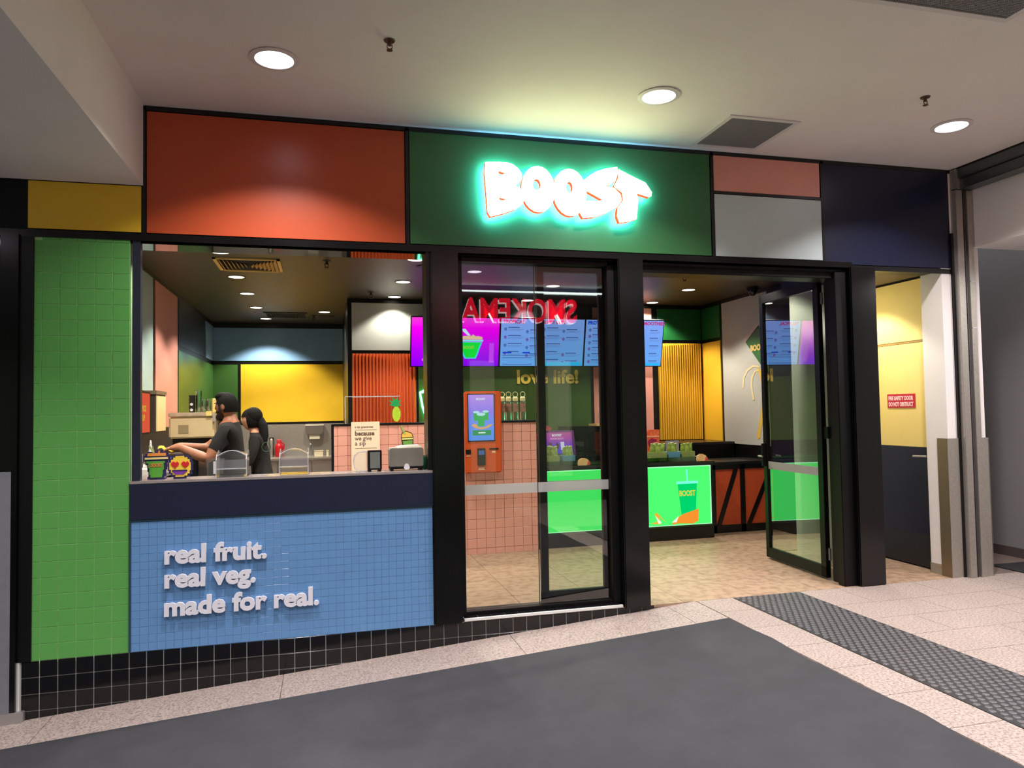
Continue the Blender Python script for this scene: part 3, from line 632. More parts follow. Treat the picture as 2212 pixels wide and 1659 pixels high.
sprinkler(1.563, -1.175, 3.51, 'small bronze sprinkler head between the downlights at the upper left', grp='sprinklers in the mall ceiling'); sprinkler(5.075, -1.20, 3.51, 'small bronze sprinkler head on the white ceiling at the upper right', grp='sprinklers in the mall ceiling')

# ---------------------------------------------------------------- shop ceiling fittings
def shop_light(x, y, lab, on=True, z=2.95, k=1.0, col=(1.0, 0.91, 0.79)):
    t = thing('shop_downlight', lab, 'downlight', (x, y, z), group='round downlights in the dark shop ceiling')
    part('rim', MB().lathe([(0.092, 0), (0.092, -0.005), (0.08, -0.006), (0.078, 0.0)], (x, y, z), 24, cap=False), mat('shop_rim', (90, 84, 78), 0.5), t)
    part('lens', MB().lathe([(0.080, -0.003), (0.0001, -0.004)], (x, y, z), 24, cap=False), emis('shop_lens', (255, 236, 214), 5.0), t)
    lamp('bulb', 'SPOT', (x, y, z - 0.03), SHOP_W * k, col, t, size=0.05, spot=math.radians(118), blend=0.35)
shop_light(0.305, 0.62, 'added unseen downlight just inside the servery opening, hidden above its head')  # unseen lamp, put in to light the pale teal panel
shop_light(2.06, 0.62, 'added unseen downlight just inside the window, hidden above its head')  # unseen lamp, put in to raise the interior light
for i, y in enumerate((1.79, 3.01, 4.10, 5.27)):
    shop_light(0.305, y, ('nearest', 'second', 'third', 'fourth')[i] + ' round downlight of the row leading to the sky blue back panel')
shop_light(0.34, 6.45, 'farthest round downlight of the kitchen row, before the sky blue panel', k=1.1)
for i, y in enumerate((1.82, 3.03, 4.09)): shop_light(2.06, y, ('nearest', 'middle', 'farthest')[i] + ' round downlight of the row toward the pale grey panel', k=(1, .9, .45)[i])
for i, y in enumerate((1.82, 3.03, 4.14)): shop_light(3.82, y, ('nearest', 'middle', 'farthest')[i] + ' round downlight of the row seen through the window over the menus', k=(0.8, 0.8, 0.3)[i])
shop_light(5.59, 3.04, 'round downlight in front of the yellow corrugated panel'); shop_light(5.60, 4.09, 'round downlight partly behind the black column by the blue screen')
shop_light(5.2, 1.35, 'round shop downlight near the open glass door', k=0.8)
shop_light(1.2, 5.6, 'added kitchen downlight near the yellow back panel', k=0.9)  # extra lamp, put in to brighten the lower kitchen and splashback
shop_light(6.05, 0.85, 'round downlight over the alcove of the yellow service door', z=2.64, k=0.55)
t = thing('corridor_fill_light', 'added unseen downlight under the corridor ceiling beyond the shutter', 'downlight', (7.2, -1.4, 2.83))  # out of view, added to brighten the grey corridor wall
part('lens', MB().lathe([(0.104, -0.003), (0.0001, -0.0045)], (7.2, -1.4, 2.83), 32, cap=False), emis('mall_lens', (255, 240, 255), 9.0), t); part('rim', MB().lathe([(0.135, 0), (0.138, -0.006), (0.108, -0.010), (0.103, 0.0)], (7.2, -1.4, 2.83), 32, cap=False), RIMW, t)
lamp('bulb', 'AREA', (7.2, -1.4, 2.81), 42.0, (1.0, 0.95, 0.92), t, size=0.2, spread=2.9)
def diffuser(x0, y0, x1, y1, lab, m):
    z = 2.95; t = thing('ceiling_diffuser', lab, 'air vent', ((x0 + x1) / 2, (y0 + y1) / 2, z), group='square diffusers in the dark shop ceiling')
    mb = MB(); f = 0.03
    mb.box(x0, y0, z - 0.012, x1, y0 + f, z); mb.box(x0, y1 - f, z - 0.012, x1, y1, z); mb.box(x0, y0, z - 0.012, x0 + f, y1, z); mb.box(x1 - f, y0, z - 0.012, x1, y1, z)
    part('frame', mb, m, t); part('throat', MB().box(x0 + f, y0 + f, z - 0.001, x1 - f, y1 - f, z - 0.0005), mat('throat_black', (8, 8, 8), 0.9), t)
    cx, cy = (x0 + x1) / 2, (y0 + y1) / 2
    for i in range(7):
        a = f + 0.012 + i * 0.036; s_ = (cy - y0 - f) * (1 - i / 7.5)
        for sg_ in (-1, 1):
            xx = x0 + a if sg_ < 0 else x1 - a
            p = MB(); p.face([(xx, cy - s_, z - 0.002), (xx, cy + s_, z - 0.002), (xx - sg_ * 0.022, cy + s_ * 0.9, z - 0.024), (xx - sg_ * 0.022, cy - s_ * 0.9, z - 0.024)])
            p.face([(xx + sg_ * .002, cy - s_, z - 0.002), (xx + sg_ * .002, cy + s_, z - 0.002), (xx - sg_ * 0.020, cy + s_ * 0.9, z - 0.024), (xx - sg_ * 0.020, cy - s_ * 0.9, z - 0.024)])
            part('louvre', p, m, t)
diffuser(0.20, 2.04, 0.80, 2.64, 'cream louvred air diffuser between the two nearest kitchen downlights', mat('cream_vent', (214, 178, 96), 0.5)); diffuser(0.36, 5.70, 0.96, 6.25, 'dark louvred air diffuser near the sky blue back panel', mat('dark_vent', (60, 54, 52), 0.5))
DKS = mat('dark_sprinkler', (20, 18, 18), 0.5)
for x, y, lab in ((1.23, 2.02, 'dark sprinkler head on the shop ceiling right of the cream diffuser'), (1.75, 3.78, 'dark sprinkler head before the pale grey panel'), (1.05, 6.0, 'dark sprinkler head beside the round speaker'), (5.05, 2.12, 'dark sprinkler head over the lit green counter')):
    sprinkler(x, y, 2.95, lab, DKS, 1.3, 'sprinklers in the dark shop ceiling')
t = part('ceiling_speaker', MB().lathe([(0.12, 0), (0.12, -0.006), (0.10, -0.010)], (1.23, 6.1, 2.95), 24), DKS); tag(t, 'dark round speaker disc in the shop ceiling near the back', 'speaker')
t = part('ceiling_speaker', MB().lathe([(0.12, 0), (0.12, -0.006), (0.10, -0.010)], (2.22, 2.15, 2.95), 24), DKS); tag(t, 'dark round speaker disc near the downlight beside the black column', 'speaker')
t = thing('security_camera', 'black dome security camera at the top of the mural wall', 'camera', (6.3, 2.75, 2.95))
part('base', MB().lathe([(0.07, 0), (0.07, -0.04)], (6.3, 2.75, 2.95), 20), BLACK, t); part('dome', MB().ellipsoid((6.3, 2.75, 2.91), (0.06, 0.06, 0.07)), mat('smoked_dome', (12, 12, 14), 0.08), t, smooth=True)

# ---------------------------------------------------------------- pink tiled half wall
PT = mat('pink_glazed_tile', (232, 168, 150), 0.28, noise=0.03, nscale=5)
ph = setting('wall_half')
part('backing', MB().box(1.285, 2.36, 0, 3.385, 2.50, 1.362), mat('pink_grout', (168, 110, 96), 0.7), ph)
xs_ = [1.30 + 0.1 * k for k in range(20)]
sp = [(x + 0.0235, 2.36, 0.062 + 0.1 * r) for r in range(13) for x in xs_]
tiles(ph, (0.0965, 0.0965), sp, PT, depth=0.006)
mb = MB()
for k in range(21):
    mb.box(1.325 + 0.1 * k if k else 1.287, 2.354, 0.001, (1.4215 + 0.1 * k) if 0 < k < 20 else (1.3215 if k == 0 else 3.383), 2.36, 0.0585)
for r in range(13): mb.box(1.287, 2.354, 0.062 + 0.1 * r, 1.3205, 2.36, 0.1585 + 0.1 * r); mb.box(3.3245, 2.354, 0.062 + 0.1 * r, 3.383, 2.36, 0.1585 + 0.1 * r)
part('cut_tiles', mb, PT, ph, kind='stuff')
part('capping', MB().box(1.275, 2.345, 1.362, 3.395, 2.515, 1.380), BLACK, ph)
part('end_post', MB().box(1.262, 2.352, 0, 1.284, 2.51, 1.378), BLACK, ph)
part('gate_post', MB().box(3.40, 2.40, 0, 3.47, 2.46, 1.05), FRAMEBLK, ph)

# ---------------------------------------------------------------- lit green counter
gc = thing('service_desk', 'black service desk with a glowing green front', 'counter', (4.48, 2.6, 0))
part('carcass', MB().box(3.49, 2.42, 0.0, 5.50, 3.02, 0.845), BLACK, gc)
part('plinth', MB().box(3.49, 2.405, 0.0, 5.475, 2.42, 0.135), BLACK, gc)
part('worktop', MB().box(3.47, 2.385, 0.845, 5.51, 3.04, 0.872), mat('dark_worktop', (34, 38, 32), 0.35), gc, bevel=0.002)
part('lower_trim', MB().box(3.49, 2.398, 0.140, 5.475, 2.42, 0.163), mat('green_black_trim', (24, 60, 26), 0.3), gc)
lb = part('lightbox', MB().box(3.505, 2.400, 0.166, 5.457, 2.418, 0.822), emis('lightbox_green', (78, 255, 112), 1.05), gc)
EDG = emis('lightbox_edge', (170, 255, 190), 1.35)
part('lit_edge', MB().box(3.500, 2.398, 0.163, 3.512, 2.4, 0.825).box(5.450, 2.398, 0.163, 5.462, 2.4, 0.825).box(3.5, 2.398, 0.816, 5.46, 2.4, 0.826).box(3.5, 2.398, 0.162, 5.46, 2.4, 0.170), EDG, lb)
part('cup_print', MB().prism([(5.045, 0.625), (5.285, 0.625), (5.262, 0.28), (5.085, 0.28)], 2.3985, 2.3995), emis('print_cup', (0, 214, 110), 1.0), lb)
part('lid_print', MB().prism([(5.03, 0.625), (5.30, 0.625), (5.30, 0.655), (5.03, 0.655)], 2.398, 2.399).prism([(5.155, 0.655), (5.175, 0.655), (5.172, 0.79), (5.152, 0.79)], 2.398, 2.399), emis('print_lid', (120, 255, 214), 1.1), lb)
text('logo_print', 'BOOST', 0.085, emis('print_logo', (222, 214, 70), 1.0), lb, (5.062, 2.3975, 0.49), bold=0.003, extrude=0.0004, sx=0.72)
part('peel_print', MB().prism([(5.10, 0.285), (5.30, 0.34), (5.29, 0.20), (5.22, 0.175), (5.05, 0.185), (4.96, 0.175), (5.02, 0.24)], 2.397, 2.398), emis('print_orange', (250, 150, 50), 1.0), lb)
part('peel_print', MB().prism([(4.90, 0.20), (4.78, 0.32), (4.75, 0.30), (4.79, 0.22), (4.70, 0.20), (4.83, 0.185), (4.81, 0.27)], 2.397, 2.398), emis('print_orange2', (240, 180, 60), 1.0), lb)
part('flesh_print', MB().prism([(4.76, 0.29), (4.84, 0.20), (4.80, 0.195)], 2.3965, 2.397).prism([(4.96, 0.20), (5.05, 0.27), (5.02, 0.20)], 2.3965, 2.397), emis('print_white', (230, 255, 220), 1.1), lb)
# orange cabinet with diagonal battens
oc = thing('side_counter', 'low black framed counter with orange doors and diagonal battens', 'counter', (6.05, 2.9, 0))
part('carcass', MB().box(5.52, 2.67, 0.0, 6.45, 3.25, 0.80), BLACK, oc)
part('top', MB().box(5.51, 2.64, 0.80, 6.45, 3.27, 0.835), mat('dark_top', (26, 24, 24), 0.3), oc)
ODR = mat('orange_door', (204, 84, 44), 0.45, noise=0.03)
for a, b in ((5.665, 5.995), (6.055, 6.445)):
    d = part('door', MB().box(a, 2.66, 0.09, b, 2.67, 0.745), ODR, oc)
    k = 0.028
    part('batten', MB().prism([(a + 0.01, 0.095), (a + 0.01 + k * 2, 0.095), (b - 0.03, 0.74), (b - 0.03 - k * 2, 0.74)] if a < 6 else [(a + 0.02, 0.095), (a + 0.02 + k * 2, 0.095), (b - 0.0, 0.745), (b - k * 2, 0.745)], 2.648, 2.66), BLACK, d)
mb = MB(); mb.box(5.60, 2.645, 0.0, 5.665, 2.67, 0.80); mb.box(5.995, 2.645, 0.0, 6.055, 2.67, 0.80); mb.box(5.60, 2.645, 0.745, 6.45, 2.668, 0.80); mb.box(5.60, 2.645, 0.0, 6.45, 2.668, 0.09)
part('face_frame', mb, BLACK, oc)

# ---------------------------------------------------------------- menu screens
INK = emis('menu_ink', (88, 112, 190), 0.7); PINKINK = emis('menu_pink', (206, 70, 150), 0.8); BLUEINK = emis('menu_blue', (20, 70, 220), 0.9); LIGHTBAND = emis('menu_cyan', (40, 190, 250), 1.0)
def screen(x0, x1, lab, m, z0=2.065, z1=2.685, y=4.03):
    cx, cz = (x0 + x1) / 2, (z0 + z1) / 2; t = thing('menu_screen', lab, 'screen', (cx, y, cz), (math.radians(13), 0, 0), 'menu screens over the counter')
    hw, hh = (x1 - x0) / 2, (z1 - z0) / 2
    part('casing', MB().box(-hw - 0.012, 0.004, -hh - 0.014, hw + 0.012, 0.06, hh + 0.014), FRAMEBLK, t, local=True)
    part('bracket', MB().box(-0.1, 0.06, -0.1, 0.1, 0.235, 0.02), FRAMEBLK, t, local=True)
    d = part('display', MB().box(-hw, 0.0, -hh, hw, 0.004, hh), m, t, local=True)
    return t, d, hw, hh
def menu_col(d, x, z, n, title=None, tm=None, icon=True, dz=0.105, w_=0.19, skip=()):
    if title: text('title', title, 0.062, tm, d, (x, -0.0012, z + 0.06), bold=0.0032, extrude=0.0005, local=True)
    for i in range(n):
        if i in skip: continue
        zz = z - i * dz; mb = MB(); mb.box(x + 0.07, -0.0014, zz, x + 0.07 + w_ * (0.8 + 0.3 * ((i * 7) % 3) / 3), -0.0004, zz + 0.012)
        part('item_name', mb, INK, d, local=True)
        mb = MB()
        for q in range(2): mb.box(x + 0.07, -0.0012, zz - 0.02 - q * 0.016, x + 0.07 + w_ * (1.1 - 0.2 * q), -0.0004, zz - 0.014 - q * 0.016)
        part('item_lines', mb, emis('menu_faint', (112, 150, 228), 0.85), d, local=True)
        if icon: part('icon', MB().prism([(x + 0.02, zz - 0.035), (x + 0.045, zz - 0.04), (x + 0.055, zz - 0.01), (x + 0.04, zz + 0.008), (x + 0.012, zz - 0.005)], -0.0014, -0.0004), emis('menu_icon%d' % (i % 2), ((96, 130, 205), (130, 110, 195))[i % 2], 0.8), d, local=True)
SKY1 = emis_grad('menu_sky', [(0.0, (108, 178, 255)), (0.5, (120, 172, 255)), (1.0, (140, 172, 255))], 0.95, 'Z', -0.31, 0.31)
MAG = emis_grad('menu_magenta', [(0.0, (138, 0, 255)), (0.35, (190, 0, 250)), (0.8, (255, 0, 250)), (1.0, (250, 60, 215))], 1.0, 'Z', -0.31, 0.31)
t, d, hw, hh = screen(2.262, 3.392, 'magenta menu screen with a pixel art smoothie cup, left of the blue menus', MAG)
text('title', 'M', 0.13, emis('m_yellow', (255, 196, 150), 1.0), d, (-0.40, -0.0012, 0.06), bold=0.010, extrude=0.0006, local=True)
part('blob', MB().prism(ellp(-0.33, -0.07, 0.085, 0.06, 16), -0.0016, -0.0006), emis('m_blue', (90, 50, 255), 1.0), d, local=True)
part('emblem', MB().prism(ellp(-0.36, -0.17, 0.022, 0.02, 12), -0.0016, -0.0006), emis('m_pinkw', (255, 150, 255), 1.0), d, local=True)
part('small_print', MB().box(-0.43, -0.0016, -0.225, -0.28, -0.0006, -0.215).box(-0.43, -0.0016, -0.243, -0.28, -0.0006, -0.233), emis('m_pinkw', (255, 150, 255), 1.0), d, local=True)
CY = emis('pix_cyan', (70, 220, 235), 1.0)
def px(d, pts, m, nm, y=-0.0016): return part(nm, MB().prism(pts, y, y + 0.001), m, d, local=True)
px(d, [(0.02, 0.0), (0.345, 0.0), (0.325, -0.05), (0.31, -0.09), (0.295, -0.14), (0.28, -0.18), (0.265, -0.215), (0.12, -0.215), (0.10, -0.18), (0.08, -0.12), (0.06, -0.08), (0.05, -0.04)], CY, 'cup_outline')
px(d, [(0.05, -0.005), (0.325, -0.005), (0.305, -0.05), (0.29, -0.09), (0.275, -0.14), (0.26, -0.18), (0.25, -0.20), (0.135, -0.20), (0.115, -0.17), (0.095, -0.12), (0.075, -0.08), (0.065, -0.04)], emis('pix_green', (10, 230, 60), 1.0), 'cup_body', -0.0026)
px(d, [(0.02, 0.008), (0.35, 0.008), (0.36, 0.028), (0.01, 0.028)], emis('pix_ltcyan', (130, 240, 255), 1.0), 'cup_rim', -0.0026)
px(d, [(0.03, 0.034), (0.345, 0.034), (0.345, 0.065), (0.29, 0.08), (0.26, 0.075), (0.22, 0.10), (0.20, 0.08), (0.12, 0.08), (0.03, 0.065)], emis('pix_cream', (235, 200, 160), 1.0), 'cup_foam', -0.0026)
px(d, [(0.15, 0.085), (0.19, 0.085), (0.12, 0.17), (0.07, 0.17), (0.07, 0.155)], emis('pix_white', (210, 235, 255), 1.0), 'straw', -0.0030)
text('logo', 'BOOST', 0.05, emis('pix_logo', (150, 210, 60), 1.0), d, (0.10, -0.0036, -0.085), bold=0.002, extrude=0.0004, local=True, sx=0.85)
part('side_print', MB().box(0.44, -0.0016, -0.265, 0.50, -0.0006, -0.01), emis('m_violet', (205, 70, 255), 1.0), d, local=True)
t, d, hw, hh = screen(3.416, 4.555, 'blue menu screen headed TROPICAL and BERRY BEST, cut by the door stile', SKY1)
menu_col(d, -0.545, 0.19, 4, 'TROPICAL', PINKINK); menu_col(d, -0.25, 0.16, 4); menu_col(d, -0.02, 0.19, 5, 'BERRY BEST', PINKINK); menu_col(d, 0.25, 0.17, 5, skip=(2,))
part('footer', MB().box(-0.01, -0.0016, -0.305, 0.56, -0.0006, -0.262), LIGHTBAND, d, local=True); part('table_head', MB().box(-0.54, -0.0016, -0.145, -0.42, -0.0006, -0.125).box(-0.27, -0.0016, -0.145, -0.17, -0.0006, -0.125), BLUEINK, d, local=True)
part('table_lines', MB().box(-0.54, -0.0016, -0.175, -0.1, -0.0006, -0.168).box(-0.54, -0.0016, -0.205, -0.15, -0.0006, -0.198).box(-0.54, -0.0016, -0.292, -0.14, -0.0006, -0.284), INK, d, local=True)
t, d, hw, hh = screen(4.580, 5.700, 'blue menu screen headed PROTEIN, rightmost of the three menus', SKY1)
menu_col(d, -0.535, 0.19, 6, 'PROTEIN', BLUEINK, dz=0.085); menu_col(d, -0.25, 0.16, 5); menu_col(d, 0.05, 0.19, 5, 'SUPER SMOOTHIES', PINKINK, w_=0.14); menu_col(d, 0.30, 0.17, 5, icon=False, w_=0.14)
part('footer', MB().box(0.05, -0.0016, -0.305, 0.54, -0.0006, -0.275), LIGHTBAND, d, local=True)

# love life! lettering
t = text('wall_lettering', 'love life!', 0.25, mat('yellow_letter', (232, 206, 92), 0.4), None, (3.69, 4.277, 1.85), bold=0.0075, extrude=0.006)
xs2 = [v.co.x for v in t.data.vertices]; k = 0.865 / (max(xs2) - min(xs2)); b0 = min(xs2)
for v in t.data.vertices: v.co.x = 3.692 + (v.co.x - b0) * k
tag(t, 'yellow lettering reading love life! on the olive green wall', 'lettering')
# neon cup
nc = thing('neon_sign', 'glowing green neon cup outline on the green wall beside the black column', 'neon sign', (2.6, 4.25, 1.38))
NE = emis('neon_green', (110, 255, 190), 7.0)
Y = 4.262
part('tube_outline', MB().tube([(2.52, Y, 1.93), (2.50, Y, 1.80), (2.39, Y, 1.74), (2.42, Y, 1.56), (2.47, Y, 1.385), (2.74, Y, 1.385), (2.82, Y, 1.74), (2.39, Y, 1.745)], 0.013, 8), NE, nc)
part('tube_letters', MB().tube([(2.53, Y, 1.66), (2.53, Y, 1.50), (2.60, Y, 1.52), (2.54, Y, 1.58), (2.60, Y, 1.62), (2.53, Y, 1.66)], 0.012, 8).tube([(2.65, Y, 1.62), (2.64, Y, 1.52), (2.70, Y, 1.52), (2.70, Y, 1.62), (2.65, Y, 1.62)], 0.012, 8), NE, nc)
# ---------------------------------------------------------------- order kiosk
kk = thing('order_kiosk', 'orange self order kiosk with a lit screen on the pink tiled wall', 'kiosk', (2.8, 2.3, 0.84))
KO = mat('kiosk_orange', (216, 88, 34), 0.35, noise=0.02)
part('body', MB().box(2.60, 2.27, 0.845, 2.985, 2.353, 1.69), KO, kk, bevel=0.012)
part('bezel', MB().box(2.626, 2.264, 1.172, 2.912, 2.272, 1.665), FRAMEBLK, kk)
sc_ = part('screen', MB().box(2.634, 2.261, 1.182, 2.902, 2.266, 1.655), emis_grad('kiosk_screen', [(0.0, (88, 150, 245)), (0.45, (120, 150, 250)), (0.6, (150, 130, 250)), (1.0, (196, 150, 250))], 1.0, 'Z', 0.342, 0.815), kk)
KG_ = emis('kiosk_green', (50, 160, 96), 0.9)
for cx, cz, s_ in ((2.715, 1.43, 0.9), (2.815, 1.435, 0.9), (2.765, 1.39, 1.25)):
    q = part('cup_picture', MB().prism([(cx - 0.034 * s_, cz + 0.05 * s_), (cx + 0.034 * s_, cz + 0.05 * s_), (cx + 0.026 * s_, cz - 0.05 * s_), (cx - 0.026 * s_, cz - 0.05 * s_)], 2.2585 - 0.001 * s_, 2.2605), emis('kiosk_cup%d' % int(s_), (60, 190, 100), 0.9), sc_)
    part('lid_picture', MB().prism(ellp(cx, cz + 0.05 * s_, 0.037 * s_, 0.014 * s_, 14), 2.2565 - 0.001 * s_, 2.2575), emis('kiosk_lid', (190, 235, 250), 1.0), q)
part('fruit_picture', MB().prism([(2.66, 1.34), (2.70, 1.36), (2.74, 1.32), (2.80, 1.32), (2.86, 1.35), (2.89, 1.345), (2.84, 1.31), (2.77, 1.295), (2.70, 1.31)], 2.2545, 2.2555), emis('kiosk_fruit', (240, 180, 120), 0.9), sc_)
b_ = part('button', MB().box(2.675, 2.2585, 1.235, 2.870, 2.2605, 1.287), KG_, sc_); part('button_label', MB().box(2.735, 2.2572, 1.256, 2.81, 2.258, 1.268), emis('white_print', (240, 250, 255), 1.0), b_)
text('logo', 'BOOST', 0.03, emis('white_print', (240, 250, 255), 1.0), sc_, (2.765, 2.2595, 1.60), bold=0.0008, extrude=0.0004, align='CENTER')
part('card_reader', MB().box(2.720, 2.245, 0.925, 2.804, 2.272, 1.102), mat('reader_black', (18, 18, 24), 0.25), kk, bevel=0.004)
part('reader_screen', MB().box(2.732, 2.2435, 1.035, 2.792, 2.2455, 1.08), emis('reader_lit', (90, 130, 200), 0.5), kk)
part('receipt_slot', MB().box(2.850, 2.266, 1.083, 2.948, 2.272, 1.100), FRAMEBLK, kk); part('scanner', MB().box(2.602, 2.262, 1.045, 2.655, 2.272, 1.09), FRAMEBLK, kk)
part('label_print', MB().box(2.735, 2.2685, 0.893, 2.795, 2.2705, 0.903).box(2.732, 2.2685, 0.876, 2.797, 2.2705, 0.888).box(2.878, 2.2685, 1.052, 2.915, 2.2705, 1.068).box(2.605, 2.2685, 1.02, 2.652, 2.2705, 1.03), mat('print_cream', (246, 214, 180), 0.6), kk)
# bottles on the half wall
CLR = mat('clear_plastic', (240, 240, 234), 0.06, trans=0.93, ior=1.35)
CUPS = glass('clear_cups', (226, 230, 220), 1.6, 0.08, base=0.16)
BL = mat('bottle_lid', (214, 208, 150), 0.4)
first = None
for i, x in enumerate((3.035, 3.105, 3.18, 3.262)):
    lab = ('partly hidden behind the orange kiosk', 'second from the orange kiosk', 'third from the orange kiosk', 'farthest from the orange kiosk')[i]
    if first is None:
        y = 2.43; first = t = thing('drink_bottle', 'clear drink bottle with looped lid, ' + lab, 'bottle', (x, y, 1.38), group='clear drink bottles on the pink half wall')
        part('body', MB().lathe([(0.030, 0.0), (0.032, 0.01), (0.032, 0.19), (0.026, 0.215)], (x, y, 1.38), 18), CLR, t, smooth=True)
        part('fruit_print', MB().lathe([(0.0325, 0.09), (0.0325, 0.18)], (x, y, 1.38), 18, cap=False), mat('bottle_print', (176, 132, 112), 0.5, rgb2=(110, 90, 70), nscale=30), t)
        part('lid', MB().lathe([(0.028, 0.208), (0.029, 0.24), (0.020, 0.255)], (x, y, 1.38), 18), BL, t)
        part('loop', MB().tube([(x + 0.027 * math.cos(a), y, 1.38 + 0.278 + 0.027 * math.sin(a)) for a in [-1.2 + k * (2 * PI - 0.8) / 15 for k in range(16)]], 0.0032, 6), BL, t)
    else: copy_tree(first, (x, 2.43, 1.38), 'clear drink bottle with looped lid, ' + lab)

# ---------------------------------------------------------------- things on the lit desk
pos = thing('order_terminal', 'tilted purple customer screen reading PLEASE SELECT on the desk', 'screen', (3.73, 2.66, 1.10), (math.radians(-14), 0, 0))
part('casing', MB().box(-0.22, 0.004, -0.13, 0.20, 0.04, 0.16), mat('terminal_plum', (92, 36, 110), 0.4), pos, local=True, bevel=0.006)
d = part('display', MB().box(-0.20, -0.002, -0.105, 0.165, 0.004, 0.135), emis_grad('pos_grad', [(0.0, (60, 50, 225)), (0.4, (120, 50, 215)), (0.75, (200, 60, 190)), (1.0, (205, 90, 165))], 0.8, 'Z', -0.105, 0.135), pos, local=True)
part('base', MB().box(-0.08, 0.03, -0.200, 0.08, 0.12, -0.10), FRAMEBLK, pos, local=True)
text('logo', 'BOOST', 0.035, emis('white_print', (240, 250, 255), 1.0), d, (-0.01, -0.0032, 0.09), bold=0.001, extrude=0.0004, align='CENTER', local=True)
text('prompt', 'PLEASE SELECT', 0.024, emis('pinkish_print', (240, 170, 225), 0.9), d, (-0.01, -0.0032, 0.055), bold=0.001, extrude=0.0004, align='CENTER', local=True)
part('card', MB().box(-0.115, -0.0034, -0.065, -0.075, -0.0022, 0.02), emis('dark_plum', (96, 20, 90), 0.6), d, local=True); part('card', MB().prism(ellp(-0.015, -0.02, 0.018, 0.036, 14), -0.0034, -0.0022), emis('dark_brown', (60, 46, 50), 0.6), d, local=True)
c_ = part('card', MB().box(0.025, -0.0034, -0.065, 0.068, -0.0022, 0.025), emis('white_card', (226, 226, 246), 0.9), d, local=True)
GB = mat('snack_bag_green', (168, 192, 88), 0.3, rgb2=(84, 122, 46), nscale=26)
tray = thing('snack_tray', 'green glass fronted tray holding snack bins on the lit desk', 'tray', (4.45, 2.5, 0.873))
part('tray', MB().box(3.52, 2.42, 0.873, 5.32, 2.60, 0.885), mat('tray_green', (78, 112, 70), 0.3), tray); part('tray_front', MB().box(3.52, 2.415, 0.873, 5.32, 2.421, 0.925), glass('tray_glass', (150, 190, 140), 1.2, base=0.05), tray)
def bin_(x, w_, m, lab, bag, y=2.51):
    t = thing('snack_bin', lab, 'snack bin', (x, y, 0.885), group='snack bins on the lit desk')
    part('bin', MB().prism([(x - w_ / 2 + 0.006, 0.886), (x + w_ / 2 - 0.006, 0.886), (x + w_ / 2, 0.985), (x - w_ / 2, 0.985)], y - 0.065, y + 0.065), m, t, bevel=0.004)
    rnd = random.Random(int(x * 1000))
    for k in range(3):
        bx = x - w_ * 0.28 + k * w_ * 0.28; s = thing('snack_bag', ('green crimped snack bag, %s one in the %s' % (('left', 'middle', 'right')[k], bag)), 'snack bag', (bx, y, 0.96), group='snack bags in the bins on the lit desk')
        tl = rnd.uniform(-0.25, 0.25); pts_ = []
        mb = MB(); hh_ = 0.115 + rnd.uniform(-0.01, 0.015); ww = w_ * (0.19 + 0.02 * (k % 2))
        grid = []
        for a in range(5):
            for b in range(5):
                u = (a / 4 - 0.5) * 2; v = b / 4; th_ = 0.022 * (1 - u * u) * (1 - abs(v - 0.4)) ; grid.append((u, v, th_))
        for sd in (-1, 1):
            def P(a, b): u, v, th_ = grid[a * 5 + b]; return (bx + u * ww * (1 + 0.1 * v) + tl * v * 0.06, y + 0.028 * ((k + 1) % 2) - 0.02 + sd * th_ + 0.02 * v * (k - 1) - 0.02, 0.958 + v * hh_ + 0.006 * math.sin(7 * u + k))
            for a in range(4):
                for b in range(4): mb.face([P(a, b), P(a + 1, b), P(a + 1, b + 1), P(a, b + 1)])
        part('pouch', mb, GB, s, smooth=True)
        P0 = lambda u: (bx + u * ww * 1.12 + tl * 0.062, y + 0.028 * ((k + 1) % 2) - 0.02 + 0.02 * (k - 1) - 0.02, 0.958 + hh_ + 0.006 * math.sin(7 * u + k))
        part('crimped_edge', MB().tube([P0(-1), P0(-0.4), P0(0.3), P0(1)], 0.004, 6), mat('bag_edge', (226, 234, 170), 0.4), s)
OLV = mat('bin_olive', (128, 146, 82), 0.45); BLU = mat('bin_blue', (84, 142, 166), 0.45)
bin_(3.60, 0.15, OLV, 'olive snack bin at the left end of the lit desk', 'leftmost olive bin'); bin_(3.78, 0.15, BLU, 'blue snack bin under the purple customer screen', 'blue bin under the purple screen')
bin_(4.85, 0.20, OLV, 'olive snack bin beside the red poster on the desk', 'olive bin by the red poster'); bin_(5.04, 0.15, BLU, 'blue snack bin in the middle of the right hand group', 'blue bin of the right group'); bin_(5.215, 0.17, OLV, 'olive snack bin nearest the card reader', 'olive bin by the card reader')
def fruit_card(x, lab):
    t = thing('counter_card', lab, 'sign', (x, 2.42, 0.873)); part('card', MB().prism([(x - 0.07, 0.874), (x + 0.07, 0.874), (x + 0.075, 0.90), (x + 0.05, 0.935), (x + 0.01, 0.955), (x - 0.03, 0.955), (x - 0.065, 0.935), (x - 0.072, 0.90)], 2.402, 2.408), mat('card_cream', (244, 220, 150), 0.5, rgb2=(240, 190, 130), nscale=18), t)
    part('red_corner', MB().prism([(x + 0.035, 0.876), (x + 0.072, 0.876), (x + 0.073, 0.90), (x + 0.05, 0.93)], 2.400, 2.4018), mat('card_red', (224, 84, 76), 0.5), t)
fruit_card(3.935, 'cream and red round topped card by the purple screen on the lit desk'); fruit_card(5.36, 'cream and red round topped card at the right end of the lit desk')
rp = thing('poster_box', 'red and orange patterned poster stand on the desk beside the column', 'sign', (4.87, 2.70, 0.873))
